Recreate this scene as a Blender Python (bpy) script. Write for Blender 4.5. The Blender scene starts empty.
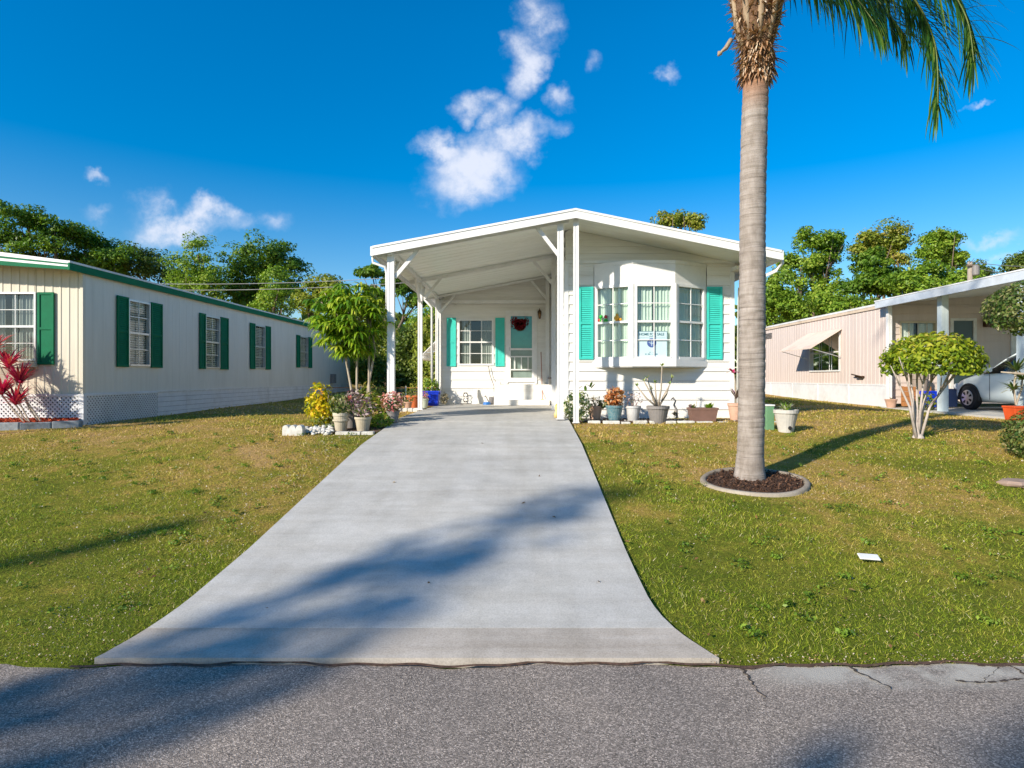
import bpy, math, random
import numpy as np
from mathutils import Vector
random.seed(7); rng = np.random.default_rng(11)
R = math.radians
sc = bpy.context.scene
COL = sc.collection
CAMZ = 1.75; F = 600.0; VX = 521.0; VY = 377.5
def P(px, py, D): return ((px-VX)*D/F, D, CAMZ-(py-VY)*D/F)
def PX(px, D): return (px-VX)*D/F
def PZ(py, D): return CAMZ-(py-VY)*D/F
def s(r, g, b): return tuple(((c/255)/12.92 if c/255 <= .04045 else ((c/255+.055)/1.055)**2.4) for c in (r, g, b))
def gz(y):
    return float(np.interp(y, [-200,-4,-3.2,3.62,3.75,4.45,5.4,7.1,9.3,11,12.3,19,29,60,600],
                              [0,0,-.03,-.03,.03,.075,.175,.40,.685,.82,.865,.895,1.1,1.15,1.2]))
def dz(y):
    return float(np.interp(y, [3.6,3.75,4.45,5.41,7.08,9.27,11.6,12.3,19], [.02,.045,.11,.205,.43,.72,.90,.935,.937]))

# ------------------------------------------------------------------ materials
def newmat(name):
    m = bpy.data.materials.new(name); m.use_nodes = True
    nt = m.node_tree; b = nt.nodes['Principled BSDF']
    return m, nt, b
def coords(nt, scale=(1,1,1)):
    tc = nt.nodes.new('ShaderNodeTexCoord'); mp = nt.nodes.new('ShaderNodeMapping')
    g = nt.nodes.new('ShaderNodeNewGeometry')
    mp.inputs['Scale'].default_value = scale
    nt.links.new(g.outputs['Position'], mp.inputs['Vector'])
    return mp.outputs['Vector']
def noise(nt, vec, scale, detail=4, rough=.6, dist=0):
    n = nt.nodes.new('ShaderNodeTexNoise'); n.inputs['Scale'].default_value = scale
    n.inputs['Detail'].default_value = detail; n.inputs['Roughness'].default_value = rough
    n.inputs['Distortion'].default_value = dist
    nt.links.new(vec, n.inputs['Vector']); return n.outputs['Fac']
def ramp(nt, fac, stops):
    r = nt.nodes.new('ShaderNodeValToRGB'); cr = r.color_ramp
    while len(cr.elements) < len(stops): cr.elements.new(.5)
    for e, (p, c) in zip(cr.elements, stops): e.position = p; e.color = (*c[:3], 1)
    nt.links.new(fac, r.inputs['Fac']); return r.outputs['Color']
def mixc(nt, fac, a, b, mode='MIX'):
    m = nt.nodes.new('ShaderNodeMix'); m.data_type = 'RGBA'; m.blend_type = mode
    for sock, v in ((m.inputs[0], fac), (m.inputs[6], a), (m.inputs[7], b)):
        if hasattr(v, 'is_linked'): nt.links.new(v, sock)
        elif isinstance(v, (int, float)): sock.default_value = v
        else: sock.default_value = (*v[:3], 1)
    return m.outputs[2]
def bump(nt, b, h, strength, dist=.01):
    bp = nt.nodes.new('ShaderNodeBump'); bp.inputs['Strength'].default_value = strength
    bp.inputs['Distance'].default_value = dist
    nt.links.new(h, bp.inputs['Height']); nt.links.new(bp.outputs['Normal'], b.inputs['Normal'])
def M(name, c1, c2=None, scale=6, rough=.6, bmp=.15, stretch=(1,1,1), dirt=.12, spec=.4, metal=0, bscale=40, bdist=.004):
    """weathered painted / plain surface: two tones by noise, larger stains and a fine bump"""
    m, nt, b = newmat(name)
    c2 = c2 or tuple(x*.86 for x in c1)
    v = coords(nt, stretch)
    a = ramp(nt, noise(nt, v, scale, 5), [(.35, c1), (.68, c2)])
    st = ramp(nt, noise(nt, v, scale*.23, 6, .7), [(.48, (1,1,1)), (.8, (1-dirt*2.2, 1-dirt*2.4, 1-dirt*2.8))])
    a = mixc(nt, 1.0, a, st, 'MULTIPLY')
    nt.links.new(a, b.inputs['Base Color'])
    b.inputs['Roughness'].default_value = rough; b.inputs['Metallic'].default_value = metal
    b.inputs['Specular IOR Level'].default_value = spec
    if bmp: bump(nt, b, noise(nt, v, bscale, 3), bmp, bdist)
    return m
def leafmat(name, cols, trans=.35, rough=.45, patch=0.0):
    m, nt, b = newmat(name)
    at = nt.nodes.new('ShaderNodeAttribute'); at.attribute_name = 'v'
    n = len(cols)
    col = ramp(nt, at.outputs['Fac'], [(i/(n-1) if n > 1 else 0, c) for i, c in enumerate(cols)])
    nt.links.new(col, b.inputs['Base Color']); b.inputs['Roughness'].default_value = rough
    b.inputs['Specular IOR Level'].default_value = .3
    t = nt.nodes.new('ShaderNodeBsdfTranslucent')
    tc = mixc(nt, 1.0, col, (1.25, 1.35, .6), 'MULTIPLY')
    nt.links.new(tc, t.inputs['Color'])
    mx = nt.nodes.new('ShaderNodeMixShader'); mx.inputs[0].default_value = trans
    nt.links.new(b.outputs[0], mx.inputs[1]); nt.links.new(t.outputs[0], mx.inputs[2])
    nt.links.new(mx.outputs[0], nt.nodes['Material Output'].inputs['Surface'])
    return m
def glassmat(name, tint=(.85,.92,.9), refl=.12):
    m, nt, b = newmat(name); nt.nodes.remove(b)
    tr = nt.nodes.new('ShaderNodeBsdfTransparent'); tr.inputs[0].default_value = (*tint, 1)
    gl = nt.nodes.new('ShaderNodeBsdfGlossy'); gl.inputs['Roughness'].default_value = .03
    gl.inputs['Color'].default_value = (.9,.95,1,1)
    lw = nt.nodes.new('ShaderNodeLayerWeight'); lw.inputs['Blend'].default_value = refl
    ad = nt.nodes.new('ShaderNodeMath'); ad.operation = 'ADD'; ad.inputs[1].default_value = .06; ad.use_clamp = True
    nt.links.new(lw.outputs['Fresnel'], ad.inputs[0])
    mx = nt.nodes.new('ShaderNodeMixShader')
    nt.links.new(ad.outputs[0], mx.inputs[0]); nt.links.new(tr.outputs[0], mx.inputs[1]); nt.links.new(gl.outputs[0], mx.inputs[2])
    nt.links.new(mx.outputs[0], nt.nodes['Material Output'].inputs['Surface'])
    return m

W = M('white_siding', (.75,.735,.70), (.70,.69,.655), rough=.5, dirt=.09, stretch=(.3,.3,4), bmp=.08)
WT = M('white_trim', (.76,.76,.75), (.70,.705,.70), rough=.4, dirt=.08, bmp=.05)
WG = M('weathered_white', (.70,.70,.68), (.6,.6,.58), rough=.55, dirt=.12)
TEAL = M('teal_paint', (.045,.53,.45), (.04,.47,.40), rough=.45, dirt=.04, bmp=.05)
TEALD = M('teal_door', (.03,.48,.42), rough=.5, dirt=.04)
GREEN = M('green_paint', (.003,.15,.065), (.003,.125,.055), rough=.65, dirt=.05, spec=.15)
CREAM = M('cream_metal', (.60,.555,.45), (.56,.52,.42), rough=.45, dirt=.06, stretch=(2,2,.2))
GREYC = M('greige_metal', (.66,.635,.56), (.62,.60,.53), rough=.5, dirt=.06, stretch=(2,2,.2))
PINK = M('pink_metal', (.60,.51,.46), (.56,.475,.43), rough=.5, dirt=.06, stretch=(2,2,.2))
ROOFM = M('roof_coating', (.72,.72,.71), rough=.6, dirt=.15)
DARK = M('dark_interior', (.02,.022,.022), rough=.9, dirt=0, bmp=0)
CURT = M('curtain_fabric', (.60,.66,.58), (.55,.61,.53), rough=.9, dirt=0, bmp=.2)
CURTW = M('curtain_white', (.72,.71,.66), (.66,.66,.62), rough=.9, dirt=0, bmp=.2)
CURTG = M('curtain_grey', (.30,.30,.28), (.24,.24,.23), rough=.9, dirt=0, bmp=.2)
GLASS = glassmat('window_glass')
GLASSD = glassmat('screen_glass', (.78,.84,.84), .12)
ALU = M('aluminium', (.55,.56,.56), rough=.35, metal=.6, dirt=.05)
BLACK = M('black_rubber', (.015,.015,.016), rough=.7, dirt=0, bmp=.1)
BRONZE = M('bronze_metal', (.10,.055,.03), rough=.4, metal=.7)
BLUE = M('blue_plastic', (.006,.04,.55), (.006,.035,.48), rough=.35, dirt=.05)
TERRA = M('terracotta', (.62,.17,.055), (.5,.13,.045), rough=.8, dirt=.15)
TERRAP = M('pale_terracotta', (.52,.33,.24), (.45,.28,.2), rough=.85, dirt=.2)
ORANGE = M('orange_plastic', (.70,.10,.025), (.6,.08,.02), rough=.45)
BEIGE = M('beige_ceramic', (.55,.49,.38), (.46,.41,.31), rough=.7, dirt=.2)
GREYP = M('grey_plastic', (.22,.205,.20), (.18,.17,.165), rough=.6, dirt=.12)
BROWNP = M('brown_planter', (.19,.105,.08), (.15,.085,.065), rough=.6, dirt=.15)
CONCP = M('concrete_pot', (.50,.48,.44), (.40,.385,.35), rough=.9, dirt=.3, bmp=.5)
BLUEG = M('blue_glaze', (.05,.17,.22), (.2,.26,.27), scale=30, rough=.3)
SOIL = M('potting_soil', (.045,.03,.02), (.09,.06,.04), scale=60, rough=1, bmp=.8)
STONEW = M('white_stone', (.66,.65,.6), (.5,.49,.45), scale=12, rough=.9, dirt=.3, bmp=.6)
STONEG = M('grey_block', (.30,.33,.35), (.2,.22,.24), scale=14, rough=.9, dirt=.3, bmp=.8)
BARK = M('bark', (.20,.15,.11), (.11,.085,.065), scale=8, stretch=(3,3,.6), rough=.95, bmp=.9, bdist=.02)
BARKP = M('pale_bark', (.42,.36,.28), (.30,.25,.19), scale=10, stretch=(3,3,.8), rough=.9, bmp=.5)
WOOD = M('orange_wood', (.42,.18,.06), (.33,.14,.045), scale=5, stretch=(6,6,.5), rough=.6)
CARP = M('car_paint', (.60,.68,.70), (.59,.67,.69), rough=.22, dirt=.02, bmp=0, spec=.6)
CARG = M('car_glass', (.01,.012,.013), rough=.06, dirt=0, bmp=0, spec=.9)
RIM = M('alloy_rim', (.55,.56,.58), rough=.3, metal=.7, dirt=.04)
BGREY = M('porch_post_paint', (.55,.63,.66), (.50,.59,.62), rough=.4)
FASC = M('porch_fascia', (.55,.60,.66), (.50,.55,.61), rough=.4)

def concrete(name, base, dark, stain=.2):
    m, nt, b = newmat(name); v = coords(nt)
    a = ramp(nt, noise(nt, v, 1.1, 8, .65), [(.35, dark), (.62, base)])
    sp = ramp(nt, noise(nt, v, 90, 2), [(.3, (.80,.80,.80)), (.55, (1,1,1)), (.75, (1.08,1.08,1.08))])
    a = mixc(nt, 1, a, sp, 'MULTIPLY')
    vs = coords(nt, (.35, 3.5, 1))
    mo = ramp(nt, noise(nt, v, 3.2, 8, .75), [(.3, (.88,.88,.87)), (.6, (1.03,1.03,1.03))]); a = mixc(nt, 1, a, mo, 'MULTIPLY')
    tr_ = ramp(nt, noise(nt, coords(nt, (2.6,.16,1)), 1.2, 5, .6), [(.42, (1,1,1)), (.7, (.90,.89,.87))]); a = mixc(nt, 1, a, tr_, 'MULTIPLY')
    st = ramp(nt, noise(nt, vs, 1.3, 6, .7), [(.45, (1,1,1)), (.75, (1-stain, 1-stain*1.15, 1-stain*1.35))])
    a = mixc(nt, 1, a, st, 'MULTIPLY')
    pit = ramp(nt, noise(nt, v, 7, 5, .8), [(.0, (1,1,1)), (.66, (1,1,1)), (.74, (.72,.70,.66))])
    a = mixc(nt, .5, a, mixc(nt, 1, a, pit, 'MULTIPLY'))
    nt.links.new(a, b.inputs['Base Color']); b.inputs['Roughness'].default_value = .9
    b.inputs['Specular IOR Level'].default_value = .2
    bump(nt, b, noise(nt, v, 120, 3, .7), .35, .003)
    return m
CONC = concrete('concrete_drive', (.54,.525,.485), (.45,.44,.41), .14)
CONCA = concrete('concrete_apron', (.50,.455,.40), (.38,.345,.30), .25)
CONCR = concrete('concrete_edging', (.40,.35,.28), (.28,.24,.19), .3)

def asphalt():
    m, nt, b = newmat('asphalt'); v = coords(nt)
    base = ramp(nt, noise(nt, v, .9, 7, .65), [(.3, (.225,.195,.17)), (.55, (.295,.252,.215)), (.75, (.35,.295,.245))])
    vo = nt.nodes.new('ShaderNodeTexVoronoi'); vo.inputs['Scale'].default_value = 150
    nt.links.new(v, vo.inputs['Vector'])
    sep = nt.nodes.new('ShaderNodeSeparateColor'); nt.links.new(vo.outputs['Color'], sep.inputs[0])
    chip = ramp(nt, sep.outputs[0], [(0, (.5,.49,.48)), (.45, (.85,.84,.82)), (.72, (1.15,1.13,1.1)), (.88, (1.5,1.47,1.44)), (.97, (2.0,1.97,1.92))])
    a = mixc(nt, 1, base, chip, 'MULTIPLY')
    gap = ramp(nt, vo.outputs['Distance'], [(.0, (1,1,1)), (.55, (1,1,1)), (.85, (.45,.45,.45))])
    a = mixc(nt, 1, a, gap, 'MULTIPLY')
    # light bleached patches toward the verge
    sx = nt.nodes.new('ShaderNodeSeparateXYZ'); nt.links.new(v, sx.inputs[0])
    mr = nt.nodes.new('ShaderNodeMapRange'); mr.inputs[1].default_value = 3.34; mr.inputs[2].default_value = 3.50
    nt.links.new(sx.outputs[1], mr.inputs[0])
    mr2 = nt.nodes.new('ShaderNodeMapRange'); mr2.inputs[1].default_value = 1.25; mr2.inputs[2].default_value = 1.7
    nt.links.new(sx.outputs[0], mr2.inputs[0])
    mm = nt.nodes.new('ShaderNodeMath'); mm.operation = 'MULTIPLY'
    nt.links.new(mr.outputs[0], mm.inputs[0]); nt.links.new(mr2.outputs[0], mm.inputs[1])
    m3 = nt.nodes.new('ShaderNodeMath'); m3.operation = 'MULTIPLY'
    nt.links.new(mm.outputs[0], m3.inputs[0])
    nn = ramp(nt, noise(nt, v, 3, 5), [(.38, (.15,.15,.15)), (.52, (.9,.9,.9))])
    nt.links.new(nn, m3.inputs[1])
    a = mixc(nt, m3.outputs[0], a, (.44,.41,.35))
    nt.links.new(a, b.inputs['Base Color']); b.inputs['Roughness'].default_value = .85
    b.inputs['Specular IOR Level'].default_value = .25
    bump(nt, b, vo.outputs['Distance'], .5, .006)
    return m
ASPH = asphalt()

def lawnmats():
    def patch(nt):
        v = coords(nt)
        f = noise(nt, v, .42, 6, .62, .5)
        sx = nt.nodes.new('ShaderNodeSeparateXYZ'); nt.links.new(v, sx.inputs[0])
        mr = nt.nodes.new('ShaderNodeMapRange')
        mr.inputs[1].default_value = 3.5; mr.inputs[2].default_value = 11
        mr.inputs[3].default_value = -.13; mr.inputs[4].default_value = .125
        nt.links.new(sx.outputs[1], mr.inputs[0])
        ad = nt.nodes.new('ShaderNodeMath'); ad.operation = 'ADD'
        nt.links.new(f, ad.inputs[0]); nt.links.new(mr.outputs[0], ad.inputs[1])
        f2 = noise(nt, v, 4.2, 6, .78)
        m2 = nt.nodes.new('ShaderNodeMath'); m2.operation = 'MULTIPLY_ADD'; m2.inputs[1].default_value = .62; m2.inputs[2].default_value = -.31
        nt.links.new(f2, m2.inputs[0])
        a2 = nt.nodes.new('ShaderNodeMath'); a2.operation = 'ADD'
        nt.links.new(ad.outputs[0], a2.inputs[0]); nt.links.new(m2.outputs[0], a2.inputs[1])
        return v, a2.outputs[0]
    m, nt, b = newmat('lawn_ground'); v, f = patch(nt)
    a = ramp(nt, f, [(.34, (.12,.15,.015)), (.49, (.22,.215,.028)), (.60, (.37,.27,.06)), (.74, (.50,.32,.13))])
    fine = ramp(nt, noise(nt, v, 45, 4, .8), [(.3, (.35,.33,.3)), (.5, (.85,.85,.85)), (.7, (1.5,1.45,1.3))])
    a = mixc(nt, 1, a, fine, 'MULTIPLY')
    nt.links.new(a, b.inputs['Base Color']); b.inputs['Roughness'].default_value = 1
    b.inputs['Specular IOR Level'].default_value = .1
    bump(nt, b, noise(nt, v, 38, 4, .8), .9, .03)
    g, nt, b = newmat('grass_blades'); v, f = patch(nt)
    at = nt.nodes.new('ShaderNodeAttribute'); at.attribute_name = 'v'
    green = ramp(nt, at.outputs['Fac'], [(0, (.07,.13,.012)), (.3, (.23,.34,.02)), (.6, (.47,.54,.04)), (.84, (.64,.56,.12)), (1, (.84,.74,.48))])
    brown = ramp(nt, at.outputs['Fac'], [(0, (.20,.19,.02)), (.3, (.44,.36,.05)), (.65, (.66,.44,.13)), (1, (.85,.68,.42))])
    ff = ramp(nt, f, [(.43, (0,0,0)), (.66, (1,1,1))])
    a = mixc(nt, ff, green, brown)
    nt.links.new(a, b.inputs['Base Color']); b.inputs['Roughness'].default_value = .6
    b.inputs['Specular IOR Level'].default_value = .2
    t = nt.nodes.new('ShaderNodeBsdfTranslucent'); nt.links.new(a, t.inputs['Color'])
    mx = nt.nodes.new('ShaderNodeMixShader'); mx.inputs[0].default_value = .4
    nt.links.new(b.outputs[0], mx.inputs[1]); nt.links.new(t.outputs[0], mx.inputs[2])
    nt.links.new(mx.outputs[0], nt.nodes['Material Output'].inputs['Surface'])
    return m, g
LAWN, BLADE = lawnmats()

def palmbark():
    m, nt, b = newmat('palm_trunk_bark'); v = coords(nt, (1,1,1))
    n1 = noise(nt, coords(nt, (.8,.8,14)), 1.6, 6, .65, .6)
    a = ramp(nt, n1, [(.28, (.19,.165,.15)), (.42, (.30,.265,.24)), (.66, (.36,.325,.30))])
    n2 = ramp(nt, noise(nt, coords(nt, (3,3,1)), 3, 6, .7), [(.35, (.70,.67,.62)), (.62, (1.05,1.03,1.0))])
    a = mixc(nt, 1, a, n2, 'MULTIPLY')
    nt.links.new(a, b.inputs['Base Color']); b.inputs['Roughness'].default_value = .95
    b.inputs['Specular IOR Level'].default_value = .15
    top = nt.nodes.new('ShaderNodeSeparateXYZ'); nt.links.new(coords(nt), top.inputs[0]); mr = nt.nodes.new('ShaderNodeMapRange'); mr.inputs[1].default_value = 5.05; mr.inputs[2].default_value = 5.45; nt.links.new(top.outputs[2], mr.inputs[0])
    a = mixc(nt, mr.outputs[0], a, mixc(nt, 1, a, (1.0,.62,.42), 'MULTIPLY')); nt.links.new(a, b.inputs['Base Color'])
    bump(nt, b, n1, .9, .02)
    return m
PALMB = palmbark()
FIBRE = leafmat('palm_fibre', [(.14,.07,.03), (.32,.17,.08), (.46,.29,.17), (.58,.48,.36)], .1, .9)
PALML = leafmat('palm_leaf', [(.01,.045,.018), (.02,.09,.022), (.05,.16,.025), (.18,.26,.04)], .3, .4)
MULCH = leafmat('mulch_chips', [(.03,.015,.009), (.085,.042,.024), (.16,.085,.05)], 0, .95)
MULCHR = leafmat('red_mulch_chips', [(.20,.025,.01), (.42,.06,.02), (.55,.12,.05)], 0, .95)
MULG = M('mulch_bed', (.05,.026,.016), (.09,.05,.03), scale=30, rough=1, bmp=1)
MULGR = M('red_mulch_bed', (.26,.035,.014), (.4,.06,.025), scale=30, rough=1, bmp=1)
L_OAK = leafmat('oak_leaves', [(.03,.06,.012), (.07,.12,.018), (.14,.20,.03), (.24,.25,.05)])
L_PINE = leafmat('pine_leaves', [(.03,.08,.010), (.075,.16,.016), (.14,.25,.022), (.24,.32,.04)])
L_LIGHT = leafmat('light_leaves', [(.06,.13,.015), (.14,.25,.022), (.25,.37,.035), (.38,.42,.07)])
L_YEL = leafmat('yellowing_leaves', [(.08,.13,.015), (.19,.25,.025), (.32,.35,.05), (.42,.32,.09)])
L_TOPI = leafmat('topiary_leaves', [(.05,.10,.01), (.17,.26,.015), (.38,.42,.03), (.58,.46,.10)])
L_BUSH = leafmat('bush_leaves', [(.035,.08,.02), (.09,.15,.03), (.18,.22,.06), (.32,.28,.14)])
L_SCHEF = leafmat('umbrella_leaves', [(.03,.09,.01), (.12,.25,.015), (.28,.40,.02), (.54,.55,.07)], .35, .35)
L_CROT = leafmat('croton_leaves', [(.10,.2,.01), (.45,.42,.01), (.75,.60,.02), (.7,.25,.03)], .35)
L_CORD = leafmat('crimson_leaves', [(.14,.008,.04), (.42,.012,.10), (.70,.03,.2), (.5,.12,.10)], .35, .3)
L_VAR = leafmat('variegated_leaves', [(.07,.16,.02), (.22,.32,.05), (.62,.62,.40), (.75,.74,.6)], .3)
L_ORR = leafmat('orange_red_leaves', [(.16,.04,.012), (.5,.14,.03), (.6,.3,.12), (.62,.5,.36)], .3)
L_PINKF = leafmat('pink_petals', [(.16,.22,.05), (.68,.16,.2), (.72,.42,.38), (.7,.6,.48)], .3)
L_PURP = leafmat('purple_leaves', [(.10,.13,.05), (.22,.10,.15), (.40,.28,.30), (.58,.52,.48)], .3)
L_DULL = leafmat('dry_twigs', [(.16,.13,.09), (.30,.26,.17), (.4,.36,.25)], .2)
L_REDF = leafmat('red_flowers', [(.10,.006,.012), (.3,.015,.03), (.2,.02,.02)], .1, .7)
LITTER = leafmat('leaf_litter', [(.22,.12,.06), (.34,.21,.11), (.42,.33,.22), (.52,.48,.42)], 0, .9)

# ------------------------------------------------------------------ geometry helpers
WL = {}
def wloc(o): return WL.get(o.name, Vector((0,0,0))) if o else Vector((0,0,0))
def tag(o, label=None, cat=None, group=None, kind=None):
    if label: o['label'] = label
    if cat: o['category'] = cat
    if group: o['group'] = group
    if kind: o['kind'] = kind
    return o
def thing(name, loc, label, cat, group=None):
    o = bpy.data.objects.new(name, None); COL.objects.link(o); o.location = loc
    o.empty_display_size = .1
    WL[o.name] = Vector(loc); return tag(o, label, cat, group)
def sub(v): return Vector(v)
class MB:
    def __init__(self): self.v = []; self.f = []; self.a = []
    def add(self, vs, fs, a=.5):
        n = len(self.v); self.v.extend([tuple(x) for x in vs])
        for f in fs: self.f.append(tuple(i+n for i in f)); self.a.append(a)
        return self
    def box(self, x0, x1, y0, y1, z0, z1, a=.5):
        return self.add([(x0,y0,z0),(x1,y0,z0),(x1,y1,z0),(x0,y1,z0),(x0,y0,z1),(x1,y0,z1),(x1,y1,z1),(x0,y1,z1)],
            [(0,3,2,1),(4,5,6,7),(0,1,5,4),(1,2,6,5),(2,3,7,6),(3,0,4,7)], a)
    def quad(self, a_, b_, c_, d_, a=.5): return self.add([a_,b_,c_,d_], [(0,1,2,3)], a)
    def prism(self, pts, vec, a=.5):
        n = len(pts); vec = Vector(vec); top = [Vector(p)+vec for p in pts]
        return self.add(list(pts)+top, [tuple(reversed(range(n))), tuple(range(n, 2*n))] +
                        [(i, (i+1)%n, (i+1)%n+n, i+n) for i in range(n)], a)
    def bar(self, p, q, w, h, up=(0,0,1), a=.5):
        p, q, up = Vector(p), Vector(q), Vector(up); d = (q-p).normalized()
        if abs(d.dot(up)) > .98: up = Vector((0,1,0))
        sd = d.cross(up).normalized(); u2 = sd.cross(d).normalized()
        c = [sd*sx*w/2+u2*sz*h/2 for sx, sz in ((-1,-1),(1,-1),(1,1),(-1,1))]
        return self.add([p+k for k in c]+[q+k for k in c],
            [(0,1,2,3),(7,6,5,4),(0,4,5,1),(1,5,6,2),(2,6,7,3),(3,7,4,0)], a)
    def obox(self, o, u, v, w, a=.5):
        """box from corner o with edge vectors u, v, w"""
        o, u, v, w = map(Vector, (o, u, v, w))
        return self.add([o,o+u,o+u+v,o+v,o+w,o+u+w,o+u+v+w,o+v+w],
            [(0,3,2,1),(4,5,6,7),(0,1,5,4),(1,2,6,5),(2,3,7,6),(3,0,4,7)], a)
    def lathe(self, c, prof, n=20, a=.5, axis=None, wob=0):
        vs = []; fs = []
        for j, (r, z) in enumerate(prof):
            for i in range(n):
                t = 2*math.pi*i/n; rr = r*(1+(random.uniform(-wob, wob) if wob else 0))
                x, y = rr*math.cos(t), rr*math.sin(t)
                if axis == 'x': vs.append((c[0]+z, c[1]+x, c[2]+y))
                elif axis == 'y': vs.append((c[0]+x, c[1]+z, c[2]+y))
                else: vs.append((c[0]+x, c[1]+y, c[2]+z))
        for j in range(len(prof)-1):
            for i in range(n):
                k = (i+1) % n; fs.append((j*n+i, j*n+k, (j+1)*n+k, (j+1)*n+i))
        if prof[0][0] > 1e-4: fs.append(tuple(reversed(range(n))))
        if prof[-1][0] > 1e-4: fs.append(tuple(range((len(prof)-1)*n, len(prof)*n)))
        return self.add(vs, fs, a)
    def tube(self, path, rad, n=8, a=.5):
        path = [Vector(p) for p in path]; vs = []; fs = []
        if not hasattr(rad, '__len__'): rad = [rad]*len(path)
        for j, p in enumerate(path):
            d = (path[min(j+1, len(path)-1)]-path[max(j-1, 0)]).normalized()
            up = Vector((0,0,1)) if abs(d.z) < .9 else Vector((1,0,0))
            sd = d.cross(up).normalized(); u2 = sd.cross(d)
            for i in range(n):
                t = 2*math.pi*i/n; vs.append(p+(sd*math.cos(t)+u2*math.sin(t))*rad[j])
        for j in range(len(path)-1):
            for i in range(n):
                k = (i+1) % n; fs.append((j*n+i, j*n+k, (j+1)*n+k, (j+1)*n+i))
        fs.append(tuple(reversed(range(n)))); fs.append(tuple(range((len(path)-1)*n, len(path)*n)))
        return self.add(vs, fs, a)
    def strip(self, base, d, L, w, droop, seg=3, a=.5, fold=0, side=None):
        """a narrow leaf: starts at base along d, bends down by droop, tapers"""
        p = Vector(base); d = Vector(d).normalized(); pts = []
        for i in range(seg+1):
            t = i/seg
            sd = Vector(side) if side else d.cross(Vector((0,0,1)))
            if sd.length < 1e-3: sd = Vector((1,0,0))
            sd.normalize()
            ww = w*(.45+1.6*t*(1.05-t)) if t < 1 else w*.04
            ww = w*max(.05, math.sin(math.pi*min(1, .15+.85*t))**.7)
            pts.append((p-sd*ww/2, p+sd*ww/2))
            p = p+d*L/seg
            d = (d+Vector((0,0,-droop/seg))).normalized()
        vs = [x for q in pts for x in q]
        return self.add(vs, [(2*i, 2*i+1, 2*i+3, 2*i+2) for i in range(seg)], a)
    def build(self, name, mat, parent=None, smooth=False, bevel=0, attr=False):
        me = bpy.data.meshes.new(name); off = wloc(parent)
        me.from_pydata([(x-off.x, y-off.y, z-off.z) for x, y, z in self.v], [], self.f)
        me.materials.append(mat)
        if smooth: me.polygons.foreach_set('use_smooth', [True]*len(me.polygons))
        if attr:
            at = me.attributes.new('v', 'FLOAT', 'FACE'); at.data.foreach_set('value', self.a)
        me.update()
        o = bpy.data.objects.new(name, me); COL.objects.link(o)
        if parent: o.parent = parent
        WL[o.name] = off
        if bevel:
            b = o.modifiers.new('b', 'BEVEL'); b.width = bevel; b.segments = 2; b.limit_method = 'ANGLE'
        return o
def npmesh(name, verts, faces_n, nper, mat, parent, vals):
    """fast mesh: verts (V,3), consecutive nper-gons"""
    off = wloc(parent); verts = verts-np.array(off)
    me = bpy.data.meshes.new(name); nv = len(verts)
    me.vertices.add(nv); me.vertices.foreach_set('co', verts.astype(np.float32).ravel())
    me.loops.add(faces_n*nper); me.loops.foreach_set('vertex_index', np.arange(nv, dtype=np.int32))
    me.polygons.add(faces_n); me.polygons.foreach_set('loop_start', np.arange(0, nv, nper, dtype=np.int32))
    try: me.polygons.foreach_set('loop_total', np.full(faces_n, nper, dtype=np.int32))
    except Exception: pass
    me.materials.append(mat); me.update(calc_edges=True)
    at = me.attributes.new('v', 'FLOAT', 'FACE'); at.data.foreach_set('value', vals.astype(np.float32))
    o = bpy.data.objects.new(name, me); COL.objects.link(o)
    if parent: o.parent = parent
    WL[o.name] = off
    return o
def leafcloud(centers, normals, size, aspect=.55, jitter=.6):
    n = len(centers)
    nr = normals+rng.normal(0, jitter, (n,3)); nr /= np.linalg.norm(nr, axis=1, keepdims=True)+1e-9
    t = rng.normal(0, 1, (n,3)); t -= nr*np.sum(t*nr, axis=1, keepdims=True); t /= np.linalg.norm(t, axis=1, keepdims=True)+1e-9
    b = np.cross(nr, t); sz = (size*rng.uniform(.6, 1.35, n))[:,None]
    v = np.empty((n,4,3))
    v[:,0] = centers-t*sz*.5; v[:,1] = centers+b*sz*aspect*.5; v[:,2] = centers+t*sz*.5; v[:,3] = centers-b*sz*aspect*.5
    v[:,2] -= nr*sz*.12; v[:,0] -= nr*sz*.12
    return v.reshape(-1,3)
def crown(name, parent, mat, ells, nclump, nleaf, cr, size, flat=.7, aspect=.55, shell=(.55,1.0), low=-.6):
    cs, ns, vs = [], [], []
    vol = np.array([e[3]*e[4]*e[5] for e in ells])**.67; vol /= vol.sum()
    for e, w_ in zip(ells, vol):
        k = max(2, int(nclump*w_))
        for _ in range(k):
            d = rng.normal(0, 1, 3); d /= np.linalg.norm(d)
            if d[2] < low: d[2] = -d[2]
            r = rng.uniform(*shell)
            c = np.array(e[:3])+d*np.array(e[3:6])*r
            q = cr*rng.uniform(.6, 1.4); base = rng.uniform(0, 1)
            dd = rng.normal(0, 1, (nleaf,3)); dd /= np.linalg.norm(dd, axis=1, keepdims=True)
            rr = rng.uniform(.35, 1, (nleaf,1))**.6
            pts = c+dd*rr*q*np.array([1,1,flat])
            cs.append(pts); ns.append(dd*.8+d*.5+np.array([0,0,.5]))
            vs.append(np.clip(base*.45+rng.uniform(0, .55, nleaf), 0, 1))
    c = np.concatenate(cs); n = np.concatenate(ns); v = np.concatenate(vs)
    return npmesh(name, leafcloud(c, n, size, aspect), len(c), 4, mat, parent, v)
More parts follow.
